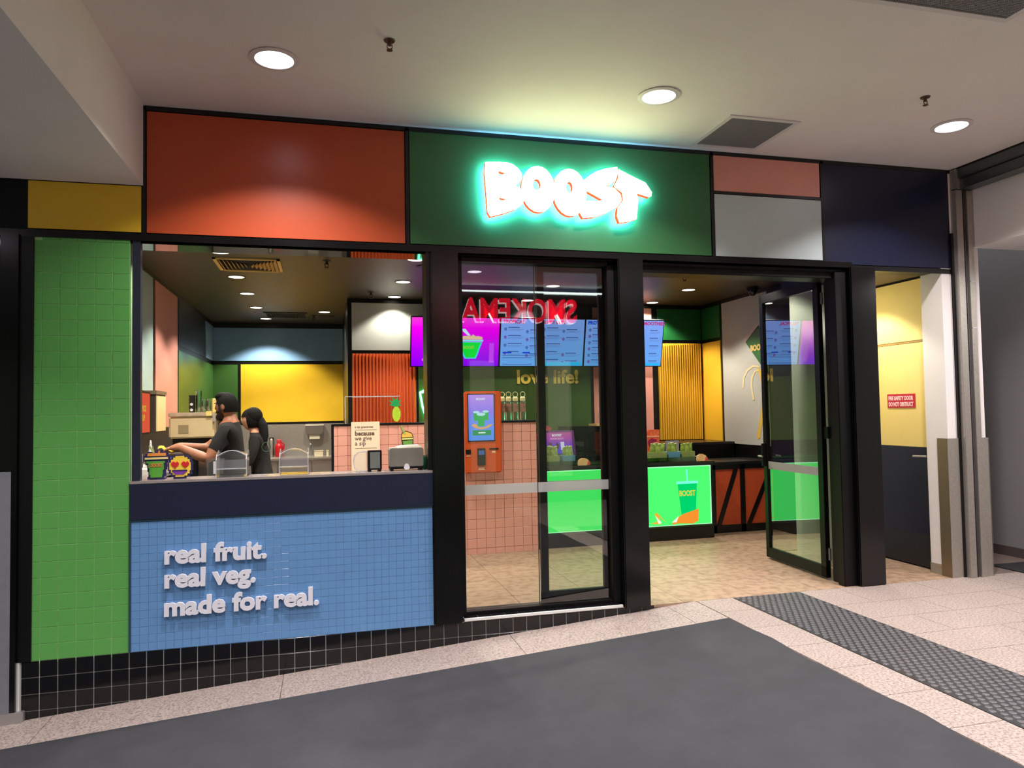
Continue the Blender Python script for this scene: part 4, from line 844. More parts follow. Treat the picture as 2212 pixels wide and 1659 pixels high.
part('panel', MB().box(4.78, 2.70, 0.873, 4.985, 2.715, 1.235), mat('poster_red', (206, 60, 50), 0.5, rgb2=(226, 120, 66), nscale=24), rp); part('motif', MB().prism([(4.83, 1.10), (4.88, 1.14), (4.95, 1.12), (4.93, 1.05), (4.85, 1.04)], 2.697, 2.699), mat('poster_plum', (150, 24, 70), 0.5), rp)
part('band', MB().box(4.785, 2.6975, 1.15, 4.98, 2.6995, 1.165), mat('poster_pale', (240, 160, 120), 0.5), rp)
gp = thing('grey_card', 'grey card with an arched dark logo standing behind the snack bags', 'sign', (5.12, 2.72, 0.873))
part('card', MB().box(5.07, 2.72, 0.873, 5.24, 2.728, 1.10), mat('card_grey', (150, 140, 146), 0.5), gp); part('logo', MB().prism([(5.12, 1.0), (5.20, 1.0), (5.195, 1.045), (5.16, 1.075), (5.125, 1.045)], 2.717, 2.719), mat('logo_dark', (40, 16, 34), 0.5), gp); part('logo_inner', MB().prism([(5.14, 1.0), (5.18, 1.0), (5.175, 1.035), (5.16, 1.05), (5.145, 1.035)], 2.715, 2.7165), mat('logo_pink', (236, 170, 178), 0.5), gp)
cr = thing('card_terminal', 'black payment terminal with a curled cord at the end of the lit desk', 'card reader', (5.42, 2.62, 0.873))
part('body', MB().box(5.36, 2.56, 0.873, 5.50, 2.70, 0.91), FRAMEBLK, cr, bevel=0.01); part('keypad', MB().box(5.38, 2.58, 0.91, 5.48, 2.68, 0.916), mat('keypad_grey', (120, 122, 118), 0.5), cr); part('cord', MB().tube([(5.36, 2.6, 0.90), (5.34, 2.6, 0.96), (5.31, 2.6, 1.0), (5.29, 2.62, 0.99), (5.28, 2.64, 0.93)], 0.006, 8), FRAMEBLK, cr)
bm_ = thing('desk_monitor', 'black monitor seen edge on beside the column on the lit desk', 'screen', (4.70, 2.7, 0.873)); part('screen', MB().box(4.66, 2.62, 0.93, 4.735, 2.84, 1.27), FRAMEBLK, bm_, bevel=0.005); part('foot', MB().box(4.65, 2.63, 0.873, 4.75, 2.82, 0.93), FRAMEBLK, bm_); part('scanner', MB().lathe([(0.012, 0.0), (0.012, 0.12), (0.016, 0.15)], (4.70, 2.615, 0.875), 12), STEEL, bm_)
# drinks fridge, shelf
fr = thing('drinks_fridge', 'black glass door drinks fridge behind the lit desk', 'fridge', (4.45, 3.6, 0))
mb = MB(); mb.box(4.16, 3.50, 0.0, 4.20, 4.0, 1.27); mb.box(4.62, 3.50, 0.0, 4.70, 4.0, 1.27); mb.box(4.16, 3.50, 1.20, 4.70, 4.0, 1.27); mb.box(4.16, 3.95, 0, 4.70, 4.0, 1.27); mb.box(4.16, 3.5, 0, 4.70, 4.0, 0.45)
part('cabinet', mb, FRAMEBLK, fr, bevel=0.004); part('handle', MB().box(4.600, 3.47, 0.80, 4.615, 3.49, 1.05), STEEL, fr)
for z in (0.72, 0.96): part('shelf', MB().box(4.2, 3.52, z, 4.62, 3.94, z + 0.012), STEEL, fr)
part('door_glass', MB().box(4.2, 3.503, 0.45, 4.62, 3.508, 1.20), glass('fridge_glass', (190, 200, 204), 1.3, base=0.05), fr)
fb = None
for r, z in enumerate((0.735, 0.975)):
    for k in range(5):
        lab = '%s small water bottle on the %s fridge shelf' % (('leftmost', 'second from left', 'middle', 'second from right', 'rightmost')[k], ('lower', 'upper')[r])
        x = 4.25 + k * 0.08
        if fb is None:
            fb = thing('water_bottle', lab, 'bottle', (x, 3.6, z), group='water bottles in the drinks fridge'); part('body', MB().lathe([(0.028, 0), (0.03, 0.01), (0.03, 0.11), (0.012, 0.15), (0.012, 0.165)], (x, 3.6, z), 12), mat('water_bottle', (120, 136, 140), 0.2), fb, smooth=True); part('cap', MB().lathe([(0.014, 0.16), (0.014, 0.178)], (x, 3.6, z), 12), mat('cap_blue', (60, 90, 130), 0.4), fb)
        else: copy_tree(fb, (x, 3.6, z), lab)
bc = thing('back_counter', 'black back bar counter with equipment behind the lit desk', 'counter', (5.2, 3.6, 0))
part('carcass', MB().box(4.74, 3.50, 0, 6.44, 4.28, 1.0), BLACK, bc); part('top', MB().box(4.72, 3.48, 1.0, 6.44, 4.28, 1.03), mat('dark_top'), bc)
wsf = thing('cup_shelf', 'pale timber wall shelf holding blue and orange cups', 'shelf', (4.62, 3.6, 1.27)); part('board', MB().box(4.50, 3.46, 1.275, 4.80, 3.75, 1.30), mat('timber_pale', (226, 176, 120), 0.5, noise=0.08), wsf); part('bracket', MB().box(4.6, 3.7, 1.27, 4.63, 3.75, 1.276), STEEL, wsf)
def shelf_cup(x, m, lab, straw=True):
    t = thing('keep_cup', lab, 'cup', (x, 3.55, 1.30)); part('cup', MB().lathe([(0.030, 0), (0.038, 0.10)], (x, 3.55, 1.301), 16), m, t, smooth=False); part('lid', MB().lathe([(0.040, 0.10), (0.040, 0.112), (0.03, 0.118)], (x, 3.55, 1.301), 16), mat('cup_lid_pale', (176, 214, 222), 0.3), t)
    if straw: part('straw', MB().tube([(x, 3.55, 1.41), (x, 3.55, 1.49), (x - 0.02, 3.55, 1.505), (x - 0.06, 3.55, 1.50)], 0.005, 8), mat('straw_white', (230, 230, 230), 0.4), t)
shelf_cup(4.625, mat('cup_blue', (44, 104, 130), 0.35), 'blue cup with bent white straw on the timber shelf'); shelf_cup(4.73, mat('cup_orange', (220, 96, 40), 0.35), 'orange cup at the right end of the timber shelf', False)
rf = thing('fruit_poster', 'tilted red card with fruit pictures behind the purple screen', 'sign', (3.56, 2.74, 1.20), (0, math.radians(32), 0)); part('card', MB().box(-0.06, 0, -0.10, 0.06, 0.006, 0.13), mat('poster_rose', (190, 66, 82), 0.5), rf, local=True)
part('slice', MB().prism(ellp(0.0, 0.07, 0.028, 0.028, 14), -0.002, -0.001), mat('slice_peach', (240, 170, 120), 0.5), rf, local=True); part('slice', MB().prism(ellp(-0.02, -0.01, 0.03, 0.026, 14), -0.002, -0.001), mat('slice_peach'), rf, local=True)

# ---------------------------------------------------------------- things on the servery counter
CT = 1.0735
ACR = mat('clear_acrylic', (250, 252, 255), 0.05, trans=0.93, ior=1.46, noise=0.0)
def acrylic_bin(x0, x1, lab):
    t = thing('acrylic_bin', lab, 'container', ((x0 + x1) / 2, 0.12, CT), group='clear acrylic dispensers on the servery counter')
    y0, y1 = 0.04, 0.19; w_ = 0.006
    side = [(y0, CT), (y1, CT), (y1, CT + 0.165), (y1 - 0.03, CT + 0.175), (y0 + 0.03, CT + 0.15), (y0, CT + 0.115)]
    part('side', MB().prism(side, x0, x0 + w_, 'x'), ACR, t, bevel=0.002); part('side', MB().prism(side, x1 - w_, x1, 'x'), ACR, t, bevel=0.002)
    part('base', MB().box(x0, y0, CT + 0.001, x1, y1, CT + 0.008), ACR, t); part('back', MB().box(x0 + w_, y1 - w_, CT + 0.01, x1 - w_, y1, CT + 0.16), ACR, t)
    part('front', MB().box(x0 + w_, y0, CT + 0.055, x1 - w_, y0 + w_, CT + 0.115), ACR, t)
    mb = MB(); n = 8
    pr = [(x0 + (x1 - x0) * k / n, CT + 0.135 + 0.04 * math.sin(PI * k / n)) for k in range(n + 1)]
    mb.prism(pr + [(a, b - 0.006) for a, b in reversed(pr)], y0 + 0.02, y1 - 0.01); part('curved_lid', mb, ACR, t)
    part('ledge', MB().box(x0 + w_, y0 + 0.002, CT + 0.048, x1 - w_, y0 + 0.05, CT + 0.056), ACR, t)
    mb = MB()
    for (xa, za, zb) in ((x0 + 0.003, CT, CT + 0.115), (x1 - 0.003, CT, CT + 0.115)): mb.tube([(xa, y0 - 0.001, za), (xa, y0 - 0.001, zb), (xa, y0 + 0.03, zb + 0.035)], 0.0030, 6)
    mb.tube([(x0, y0 - 0.001, CT + 0.055), (x1, y0 - 0.001, CT + 0.055)], 0.0034, 6); mb.tube([(p[0], y0 + 0.02, p[1]) for p in pr], 0.0034, 6)
    part('polished_edges', mb, mat('acrylic_edge', (236, 236, 244), 0.12, spec=0.8, trans=0.45), t)
acrylic_bin(0.505, 0.700, 'clear acrylic dispenser in front of the man in black, left of two'); acrylic_bin(0.905, 1.095, 'clear acrylic dispenser in front of the steel splashback, right of two')
nd = thing('napkin_dispenser', 'small chrome fronted napkin dispenser with a clear round back on the counter', 'dispenser', (1.52, 0.12, CT))
part('front', MB().box(1.492, 0.06, CT + 0.012, 1.588, 0.072, CT + 0.148), mat('black_paint'), nd, bevel=0.003); part('face_plate', MB().box(1.507, 0.056, CT + 0.024, 1.575, 0.061, CT + 0.136), CHROME, nd)
part('housing', MB().box(1.492, 0.072, CT + 0.01, 1.588, 0.19, CT + 0.146), CHROME, nd, bevel=0.004)
part('feet', MB().box(1.495, 0.06, CT, 1.515, 0.185, CT + 0.012).box(1.565, 0.06, CT, 1.585, 0.185, CT + 0.012), FRAMEBLK, nd)
prof = [(1.492, CT + 0.004)] + [(1.450 + 0.062 * math.cos(a) - 0.01, CT + 0.070 + 0.068 * math.sin(a)) for a in [-2.2 - k * (2.6) / 10 for k in range(11)]] + [(1.492, CT + 0.142)]
cj = thing('straw_jar', 'clear rounded straw holder beside the chrome napkin dispenser', 'container', (1.44, 0.12, CT))
part('shell', MB().prism([(1.484, CT + 0.001), (1.425, CT + 0.001), (1.402, CT + 0.03), (1.394, CT + 0.07), (1.402, CT + 0.11), (1.43, CT + 0.138), (1.484, CT + 0.142)], 0.07, 0.17), ACR, cj, bevel=0.006)
part('rim', MB().tube([(1.484, 0.069, CT + 0.003), (1.425, 0.069, CT + 0.003), (1.402, 0.069, CT + 0.03), (1.394, 0.069, CT + 0.07), (1.402, 0.069, CT + 0.11), (1.43, 0.069, CT + 0.138), (1.484, 0.069, CT + 0.142)], 0.0035, 6), mat('acrylic_edge'), cj)
bd = thing('napkin_box', 'wide brushed steel napkin box with napkins showing at the top', 'dispenser', (1.76, 0.12, CT))
part('body', MB().prism([(1.642, CT + 0.028), (1.878, CT + 0.028), (1.880, CT + 0.150), (1.870, CT + 0.160), (1.650, CT + 0.160), (1.640, CT + 0.150)], 0.05, 0.19), mat('satin_steel', (190, 186, 180), 0.38, 0.9, noise=0.05, nscale=12), bd, bevel=0.004)
part('base', MB().box(1.645, 0.052, CT + 0.012, 1.876, 0.188, CT + 0.028), FRAMEBLK, bd); part('foot', MB().box(1.648, 0.055, CT, 1.668, 0.185, CT + 0.013), FRAMEBLK, bd); part('foot', MB().box(1.852, 0.055, CT, 1.872, 0.185, CT + 0.013), FRAMEBLK, bd)
part('pull_tab', MB().prism([(1.742, CT + 0.03), (1.738, CT + 0.022), (1.748, CT + 0.006), (1.772, CT + 0.006), (1.782, CT + 0.022), (1.778, CT + 0.03), (1.772, CT + 0.045), (1.760, CT + 0.050), (1.748, CT + 0.045)], 0.046, 0.0495), mat('tab_white', (222, 220, 222), 0.4), bd)
part('napkins', MB().prism([(1.70, CT + 0.158), (1.872, CT + 0.158), (1.868, CT + 0.168), (1.85, CT + 0.176), (1.73, CT + 0.174), (1.69, CT + 0.164)], 0.08, 0.17), mat('napkin', (244, 238, 214), 0.8), bd)
gb = thing('hand_sanitiser', 'small pump bottle with green contents at the right end of the counter', 'bottle', (1.900, 0.11, CT)); part('body', MB().lathe([(0.018, 0), (0.019, 0.07), (0.010, 0.085)], (1.900, 0.15, CT + 0.001), 14), mat('aqua_gel', (60, 214, 160), 0.2), gb, smooth=True); part('cap', MB().lathe([(0.008, 0.083), (0.008, 0.1)], (1.900, 0.15, CT), 10), mat('tab_white'), gb)
# pixel standee: smoothie cup and heart eyed face
st = thing('pixel_standee', 'pixel art cut out of a green smoothie cup with orange top on the counter', 'standee', (0.17, 0.08, CT))
def scl(pts_, x0, z0, k): return [(x0 + a * k, z0 + b * k) for a, b in pts_]
NVY = mat('pixel_navy', (48, 42, 92), 0.45)
k = 0.0062; X0, Z0 = 0.062, CT + 0.001
grid_out = [(4, 0), (20, 0), (20, 3), (22, 3), (22, 10), (23, 10), (23, 17), (24, 17), (24, 20), (26, 20), (26, 25), (24, 25), (24, 29), (19, 29), (19, 31), (17, 31), (17, 29), (15, 29), (15, 31), (13, 31), (13, 29), (8, 29), (4, 29), (4, 27), (2, 27), (2, 25), (0, 25), (0, 20), (2, 20), (2, 15), (4, 15), (4, 8), (5, 8), (5, 3), (4, 3)]
part('backing', MB().prism(scl(grid_out, X0, Z0, k), 0.072, 0.082), NVY, st)
part('cup', MB().prism(scl([(7, 2), (18, 2), (19, 6), (19, 10), (20, 10), (20, 17), (21, 17), (21, 19), (3, 19), (3, 17), (5, 17), (5, 12), (6, 12), (6, 5), (7, 5)], X0, Z0, k), 0.068, 0.072), mat('pixel_green', (92, 168, 62), 0.45), st)
part('rim', MB().prism(scl([(1.5, 21), (24, 21), (24, 23), (1.5, 23)], X0, Z0, k), 0.068, 0.072), mat('pixel_cream', (246, 226, 150), 0.45), st)
part('topping', MB().prism(scl([(4, 24.5), (22, 24.5), (22, 27.5), (16, 27.5), (16, 30), (14.5, 30), (14.5, 27.5), (9, 27.5), (5, 27.5), (4, 26)], X0, Z0, k), 0.068, 0.072), mat('pixel_orange', (248, 156, 72), 0.45), st)
part('straw', MB().prism(scl([(9, 28), (11, 28), (7, 35), (5, 35)], X0, Z0, k), 0.068, 0.074), mat('pixel_lime', (190, 210, 120), 0.45), st)
text('logo', 'BOOST', 0.030, mat('pixel_logo', (236, 190, 90), 0.5), st, (X0 + 7 * k, 0.0665, Z0 + 13.2 * k), bold=0.0014, extrude=0.0006, sx=0.72)
text('logo_inner', 'BOOST', 0.030, mat('pixel_logo_red', (206, 64, 60), 0.5), st, (X0 + 7 * k, 0.0655, Z0 + 13.2 * k), bold=-0.0002, extrude=0.0004, sx=0.72)
part('foot', MB().box(0.10, 0.082, CT, 0.19, 0.15, CT + 0.006), NVY, st)
fc = thing('emoji_standee', 'yellow pixel art face with red heart eyes and a purple grin on the counter', 'standee', (0.30, 0.07, CT))
X0, Z0 = 0.212, CT + 0.001; k = 0.0066
out = [(5, 0), (17, 0), (17, 2), (20, 2), (20, 4), (22, 4), (22, 8), (23, 8), (23, 17), (22, 17), (22, 20), (20, 20), (20, 22), (17, 22), (17, 24), (6, 24), (6, 22), (3, 22), (3, 20), (1, 20), (1, 16), (0, 16), (0, 8), (1, 8), (1, 5), (3, 5), (3, 2), (5, 2)]
part('backing', MB().prism(scl(out, X0, Z0, k), 0.056, 0.066), NVY, fc)
inn = [(7, 2), (15, 2), (15, 3), (18, 3), (18, 5), (20, 5), (20, 8), (21, 8), (21, 16), (20, 16), (20, 19), (18, 19), (18, 21), (15, 21), (15, 22.5), (7, 22.5), (7, 21), (5, 21), (5, 19), (3, 19), (3, 16), (1.5, 16), (1.5, 9), (3, 9), (3, 6), (4.5, 6), (4.5, 4), (7, 4)]
part('face', MB().prism(scl(inn, X0, Z0, k), 0.052, 0.056), mat('pixel_yellow', (252, 216, 72), 0.45), fc)
heart = [(3, 0), (4, 0), (4, 1), (5, 1), (5, 2), (6, 2), (6, 3), (7, 3), (7, 5.5), (6, 5.5), (6, 6.5), (4.6, 6.5), (4.6, 5.5), (3.4, 5.5), (3.4, 6.5), (1, 6.5), (1, 5.5), (0, 5.5), (0, 3), (1, 3), (1, 2), (2, 2), (2, 1), (3, 1)]
for hx in (3.2, 12.6): part('heart_eye', MB().prism(scl([(hx + a, 10.5 + b * 1.0) for a, b in heart], X0, Z0, k), 0.048, 0.052), mat('pixel_red', (214, 44, 48), 0.45), fc)
part('grin', MB().prism(scl([(6.5, 4.2), (15, 4.2), (15, 5.4), (16.5, 5.4), (16.5, 7), (18, 7), (18, 8.4), (4, 8.4), (4, 7), (5.2, 7), (5.2, 5.4), (6.5, 5.4)], X0, Z0, k), 0.048, 0.052), mat('pixel_purple', (120, 62, 166), 0.45), fc)
part('grin_top', MB().prism(scl([(4, 8.0), (18, 8.0), (18, 8.8), (4, 8.8)], X0, Z0, k), 0.046, 0.0485), NVY, fc)
# acrylic guard with fruit decals, sip card standing on the half wall side
gsx = thing('sneeze_guard', 'clear acrylic guard with white polished edges above the half wall', 'screen guard', (1.66, 2.3, 1.38))
AG = glass('guard_acrylic', (246, 246, 244), 0.6, 0.0, base=0.03)
part('front_sheet', MB().box(1.400, 2.335, 1.382, 1.935, 2.339, 1.650), AG, gsx); part('side_sheet', MB().box(1.398, 2.335, 1.382, 1.402, 2.55, 1.650), AG, gsx)
EDM = mat('acrylic_edge')
part('top_edge', MB().box(1.395, 2.333, 1.648, 1.94, 2.341, 1.656), EDM, gsx); part('top_edge', MB().box(1.47, 2.52, 1.648, 1.94, 2.528, 1.656), EDM, gsx); part('corner_edge', MB().box(1.396, 2.333, 1.382, 1.402, 2.341, 1.65), EDM, gsx)
pa = thing('pineapple_decal', 'green and yellow pineapple decal on the clear guard', 'decal', (1.90, 2.33, 1.38))
part('leaves', MB().prism([(1.88, 1.545), (1.83, 1.565), (1.865, 1.575), (1.825, 1.61), (1.875, 1.60), (1.86, 1.645), (1.895, 1.615), (1.925, 1.64), (1.92, 1.605), (1.955, 1.61), (1.93, 1.575), (1.955, 1.56), (1.92, 1.545)], 2.328, 2.331), mat('leaf_green', (26, 160, 84), 0.5), pa)
part('fruit', MB().prism(ellp(1.905, 1.47, 0.042, 0.078, 18), 2.328, 2.331), mat('pine_lime', (190, 226, 56), 0.5, rgb2=(160, 200, 50), nscale=60), pa)
cd_ = thing('cup_decal', 'smoothie cup decal with yellow top and a green straw on the pink tiles', 'decal', (2.0, 2.34, 1.1))
part('straw', MB().prism([(1.945, 1.352), (1.955, 1.358), (2.000, 1.262), (1.985, 1.262)], 2.342, 2.346), mat('decal_lime', (150, 196, 96), 0.5), cd_)
part('dark_outline', MB().prism([(1.950, 1.225), (1.955, 1.27), (2.00, 1.30), (2.06, 1.275), (2.075, 1.235), (2.075, 1.20), (2.07, 1.03), (1.985, 1.03), (1.960, 1.18)], 2.348, 2.352), mat('decal_dark', (50, 46, 24), 0.5), cd_)
part('topping', MB().prism([(1.957, 1.23), (1.962, 1.265), (2.00, 1.29), (2.055, 1.268), (2.067, 1.235)], 2.344, 2.348), mat('decal_yellow', (246, 196, 84), 0.5), cd_); part('rim', MB().prism([(1.957, 1.205), (1.957, 1.222), (2.07, 1.226), (2.07, 1.21)], 2.344, 2.348), mat('decal_pale', (222, 226, 130), 0.5), cd_)
part('cup', MB().prism([(1.967, 1.195), (2.066, 1.20), (2.062, 1.035), (1.992, 1.035)], 2.344, 2.348), mat('decal_green', (110, 168, 80), 0.5), cd_); part('badge', MB().box(2.005, 2.341, 1.12, 2.030, 2.3435, 1.155), mat('decal_badge', (206, 226, 70), 0.5), cd_)
sp_ = thing('sip_card', 'cream card reading because we give a sip in front of the pink tiles', 'sign', (1.6, 2.3, 0.88)); part('card', MB().box(1.455, 2.325, 0.80, 1.735, 2.331, 1.398), mat('card_cream2', (250, 226, 196), 0.6), sp_)
INKB = mat('ink_brown', (96, 78, 66), 0.6)
for s_, z, sz, tw, bd_ in (('a sip guarantee', 1.338, 0.030, 0.18, 0.0005), ('because', 1.262, 0.062, 0.19, 0.002), ('we give', 1.213, 0.062, 0.165, 0.0008), ('a sip', 1.163, 0.062, 0.105, 0.0008)):
    t = text('lettering', s_, sz, INKB, sp_, (1.490, 2.3245, z), bold=bd_, extrude=0.0004); xs3 = [v.co.x for v in t.data.vertices]; b0 = min(xs3); kk_ = tw / (max(xs3) - b0)
    for v in t.data.vertices: v.co.x = b0 + (v.co.x - b0) * kk_
part('rule', MB().box(1.490, 2.3235, 1.316, 1.705, 2.3245, 1.319), INKB, sp_); part('rule', MB().box(1.490, 2.3235, 1.133, 1.705, 2.3245, 1.136), INKB, sp_)
# ---------------------------------------------------------------- kitchen behind the counter
kb_ = thing('kitchen_bench', 'stainless steel back bench under the yellow panel', 'bench', (0.6, 6.6, 0))
part('top', MB().box(-0.47, 6.30, 0.80, 1.48, 6.97, 0.83), STEEL, kb_, bevel=0.003); part('cabinet_front', MB().box(-0.47, 6.33, 0.10, 1.48, 6.97, 0.80), mat('satin_steel'), kb_)
part('plinth', MB().box(-0.47, 6.36, 0.0, 1.48, 6.95, 0.10), FRAMEBLK, kb_)
for x in (0.0, 0.5, 1.0): part('door_gap', MB().box(x - 0.003, 6.327, 0.12, x + 0.003, 6.331, 0.78), FRAMEBLK, kb_)
td = thing('towel_dispenser', 'grey steel paper towel dispenser on the steel splashback', 'dispenser', (1.03, 6.9, 1.09))
part('body', MB().prism([(0.895, 1.315), (1.175, 1.315), (1.170, 1.20), (1.14, 1.165), (0.93, 1.165), (0.90, 1.20)], 6.83, 6.974), mat('dispenser_grey', (150, 142, 134), 0.35, 0.7), td, bevel=0.006); part('top', MB().box(0.893, 6.825, 1.305, 1.178, 6.974, 1.325), mat('dispenser_top', (205, 196, 180), 0.4), td)
part('paper', MB().box(0.955, 6.86, 1.095, 1.115, 6.865, 1.17), mat('paper_cream', (226, 218, 196), 0.7), td)
fk = thing('steel_flask', 'tall steel canister in a dark holder against the splashback', 'canister', (0.375, 6.9, 0.83)); part('flask', MB().lathe([(0.028, 0), (0.030, 0.02), (0.030, 0.26), (0.018, 0.285)], (0.378, 6.9, 0.831), 18), STEEL, fk, smooth=True); part('holder', MB().box(0.342, 6.92, 0.85, 0.414, 6.97, 1.13), FRAMEBLK, fk, bevel=0.008)
rb = thing('red_bottle', 'red bottle with handle on the steel bench', 'bottle', (0.49, 6.85, 0.83)); RB = mat('bottle_red', (196, 30, 40), 0.3)
part('body', MB().lathe([(0.055, 0), (0.062, 0.02), (0.062, 0.16), (0.045, 0.20), (0.022, 0.215)], (0.495, 6.85, 0.831), 20), RB, rb, smooth=True); part('cap', MB().lathe([(0.03, 0.212), (0.034, 0.225), (0.034, 0.26), (0.02, 0.27)], (0.495, 6.85, 0.831), 16), mat('cap_red', (214, 60, 66), 0.4), rb); part('handle', MB().tube([(0.53, 6.85, 1.06), (0.575, 6.85, 1.02), (0.56, 6.85, 0.94)], 0.010, 8), RB, rb)
for x, w_, h_, lab in ((1.10, 0.13, 0.085, 'cream storage tub on the steel bench beside the pink half wall'), (1.232, 0.035, 0.085, 'narrow cream carton on the steel bench beside the cream tub')):
    q = thing('storage_tub', lab, 'box', (x, 6.55, 0.83)); part('tub', MB().box(x - w_ / 2, 6.5, 0.831, x + w_ / 2, 6.62, 0.83 + h_), mat('tub_cream', (236, 222, 186), 0.5), q, bevel=0.004); part('lid', MB().box(x - w_ / 2 - 0.003, 6.497, 0.83 + h_, x + w_ / 2 + 0.003, 6.623, 0.84 + h_), mat('tub_lid', (214, 200, 166), 0.4), q)
tp = thing('sink_tap', 'steel tap over the bench sink', 'tap', (0.98, 6.85, 0.83)); part('spout', MB().tube([(0.975, 6.9, 0.831), (0.975, 6.9, 1.0), (0.975, 6.86, 1.04), (0.975, 6.80, 1.02)], 0.011, 10), CHROME, tp)
# left bench with machines
lb2 = thing('prep_bench', 'dark bench along the left kitchen wall', 'bench', (-0.2, 1.6, 0))
part('top', MB().box(-0.475, 0.45, 1.02, 0.02, 4.1, 1.05), mat('grey_stone_top'), lb2); part('cabinet', MB().box(-0.475, 0.48, 0.0, 0.0, 4.1, 1.02), mat('black_paint'), lb2)
part('tray', MB().box(-0.44, 1.05, 1.05, -0.02, 1.75, 1.075), mat('tray_white', (224, 220, 212), 0.5), lb2)
# machine under the man's hands
mc = thing('blender_station', 'dark navy blender station the man is wiping', 'machine', (0.22, 1.5, 0))
part('body', MB().box(0.03, 1.30, 0.0, 0.20, 1.85, 1.155), mat('machine_navy', (20, 22, 38), 0.35), mc, bevel=0.01); part('top_plate', MB().box(-0.10, 1.24, 1.155, 0.17, 1.85, 1.170), mat('machine_top', (40, 36, 34), 0.35), mc, bevel=0.004)
jg = thing('blender_jug', 'clear blender jug standing low behind the face standee', 'jug', (0.35, 1.15, 0.95)); part('stand', MB().box(0.27, 1.05, 0.0, 0.43, 1.25, 0.95), BLACK, jg); part('jug', MB().prism([(0.30, 0.952), (0.40, 0.952), (0.415, 1.14), (0.285, 1.14)], 1.10, 1.20), CLR, jg, bevel=0.005); part('scale_print', MB().box(0.342, 1.098, 1.02, 0.362, 1.0995, 1.12), mat('tab_white'), jg)
# bottles and utensils on the left bench
BT_ = [(-0.36, 1.30, 0.14, 'first'), (-0.30, 1.36, 0.13, 'second'), (-0.24, 1.30, 0.15, 'third'), (-0.18, 1.40, 0.17, 'fourth')]
sqb = None
for i, (x, y, h_, lab_) in enumerate(BT_):
    lab = 'clear squeeze bottle on the left kitchen bench, %s from the pick up screen' % lab_
    if sqb is None:
        sqb = thing('squeeze_bottle', lab, 'bottle', (x, y, 1.075), group='squeeze bottles on the left kitchen bench')
        part('body', MB().lathe([(0.026, 0), (0.028, 0.01), (0.028, 0.10), (0.018, 0.12)], (x, y, 1.075), 14), CLR, sqb, smooth=True); part('nozzle', MB().lathe([(0.020, 0.118), (0.016, 0.13), (0.005, 0.165)], (x, y, 1.075), 12), mat('nozzle_grey', (190, 190, 186), 0.4), sqb)
    else: copy_tree(sqb, (x, y, 1.075), lab)
cn = thing('white_cone_bottle', 'white pointed sauce bottle behind the smoothie standee', 'bottle', (-0.04, 1.26, 1.06)); part('body', MB().lathe([(0.024, 0), (0.026, 0.09), (0.013, 0.12), (0.008, 0.20), (0.004, 0.22)], (-0.14, 1.22, 1.076), 14), mat('bottle_white', (236, 228, 232), 0.35), cn, smooth=True); part('label_band', MB().lathe([(0.0265, 0.004), (0.0265, 0.016)], (-0.14, 1.22, 1.076), 14, cap=False), mat('band_pink', (214, 150, 180), 0.5), cn)
ut = thing('utensil_pot', 'clear pot of utensils on the left kitchen bench', 'pot', (-0.14, 1.55, 1.075)); part('pot', MB().lathe([(0.04, 0), (0.045, 0.11)], (-0.15, 1.55, 1.076), 16, cap=False), CLR, ut)
for dx, a in ((-0.015, -0.2), (0.012, 0.15), (0.0, 0.0)): part('utensil', MB().tube([(-0.15 + dx, 1.55, 1.08), (-0.15 + dx + a * 0.16, 1.55, 1.24)], 0.006, 6), STEEL, ut)
pk = thing('pickup_screen', 'orange red PICK UP screen on the left kitchen wall', 'screen', (-0.40, 2.1, 1.52))
part('casing', MB().box(-0.42, 1.58, 1.325, -0.385, 2.345, 1.715), FRAMEBLK, pk, bevel=0.004); part('arm', MB().box(-0.478, 1.9, 1.45, -0.42, 2.05, 1.60), FRAMEBLK, pk)
d = part('display', MB().box(-0.3848, 1.60, 1.342, -0.3835, 2.325, 1.700), emis('pick_orange', (228, 92, 62), 0.9), pk)
text('lettering', 'PICK', 0.075, emis('pick_yellow', (214, 170, 60), 0.9), d, (-0.3828, 2.02, 1.535), bold=0.003, face='+x', extrude=0.0005, sx=1.0); text('lettering', 'UP', 0.075, emis('pick_yellow', (214, 170, 60), 0.9), d, (-0.3828, 2.04, 1.45), bold=0.003, face='+x', extrude=0.0005)
cb = thing('wall_cupboard', 'narrow cream cupboard beside the pick up screen', 'cupboard', (-0.4, 2.7, 1.35)); part('carcass', MB().box(-0.478, 2.45, 1.33, -0.36, 2.88, 1.70), mat('cupboard_side', (70, 60, 50), 0.5), cb); part('door', MB().box(-0.36, 2.47, 1.345, -0.352, 2.86, 1.685), mat('cupboard_cream', (240, 218, 160), 0.5), cb); part('top', MB().box(-0.478, 2.44, 1.70, -0.35, 2.89, 1.735), mat('cupboard_top', (120, 104, 84), 0.5), cb)
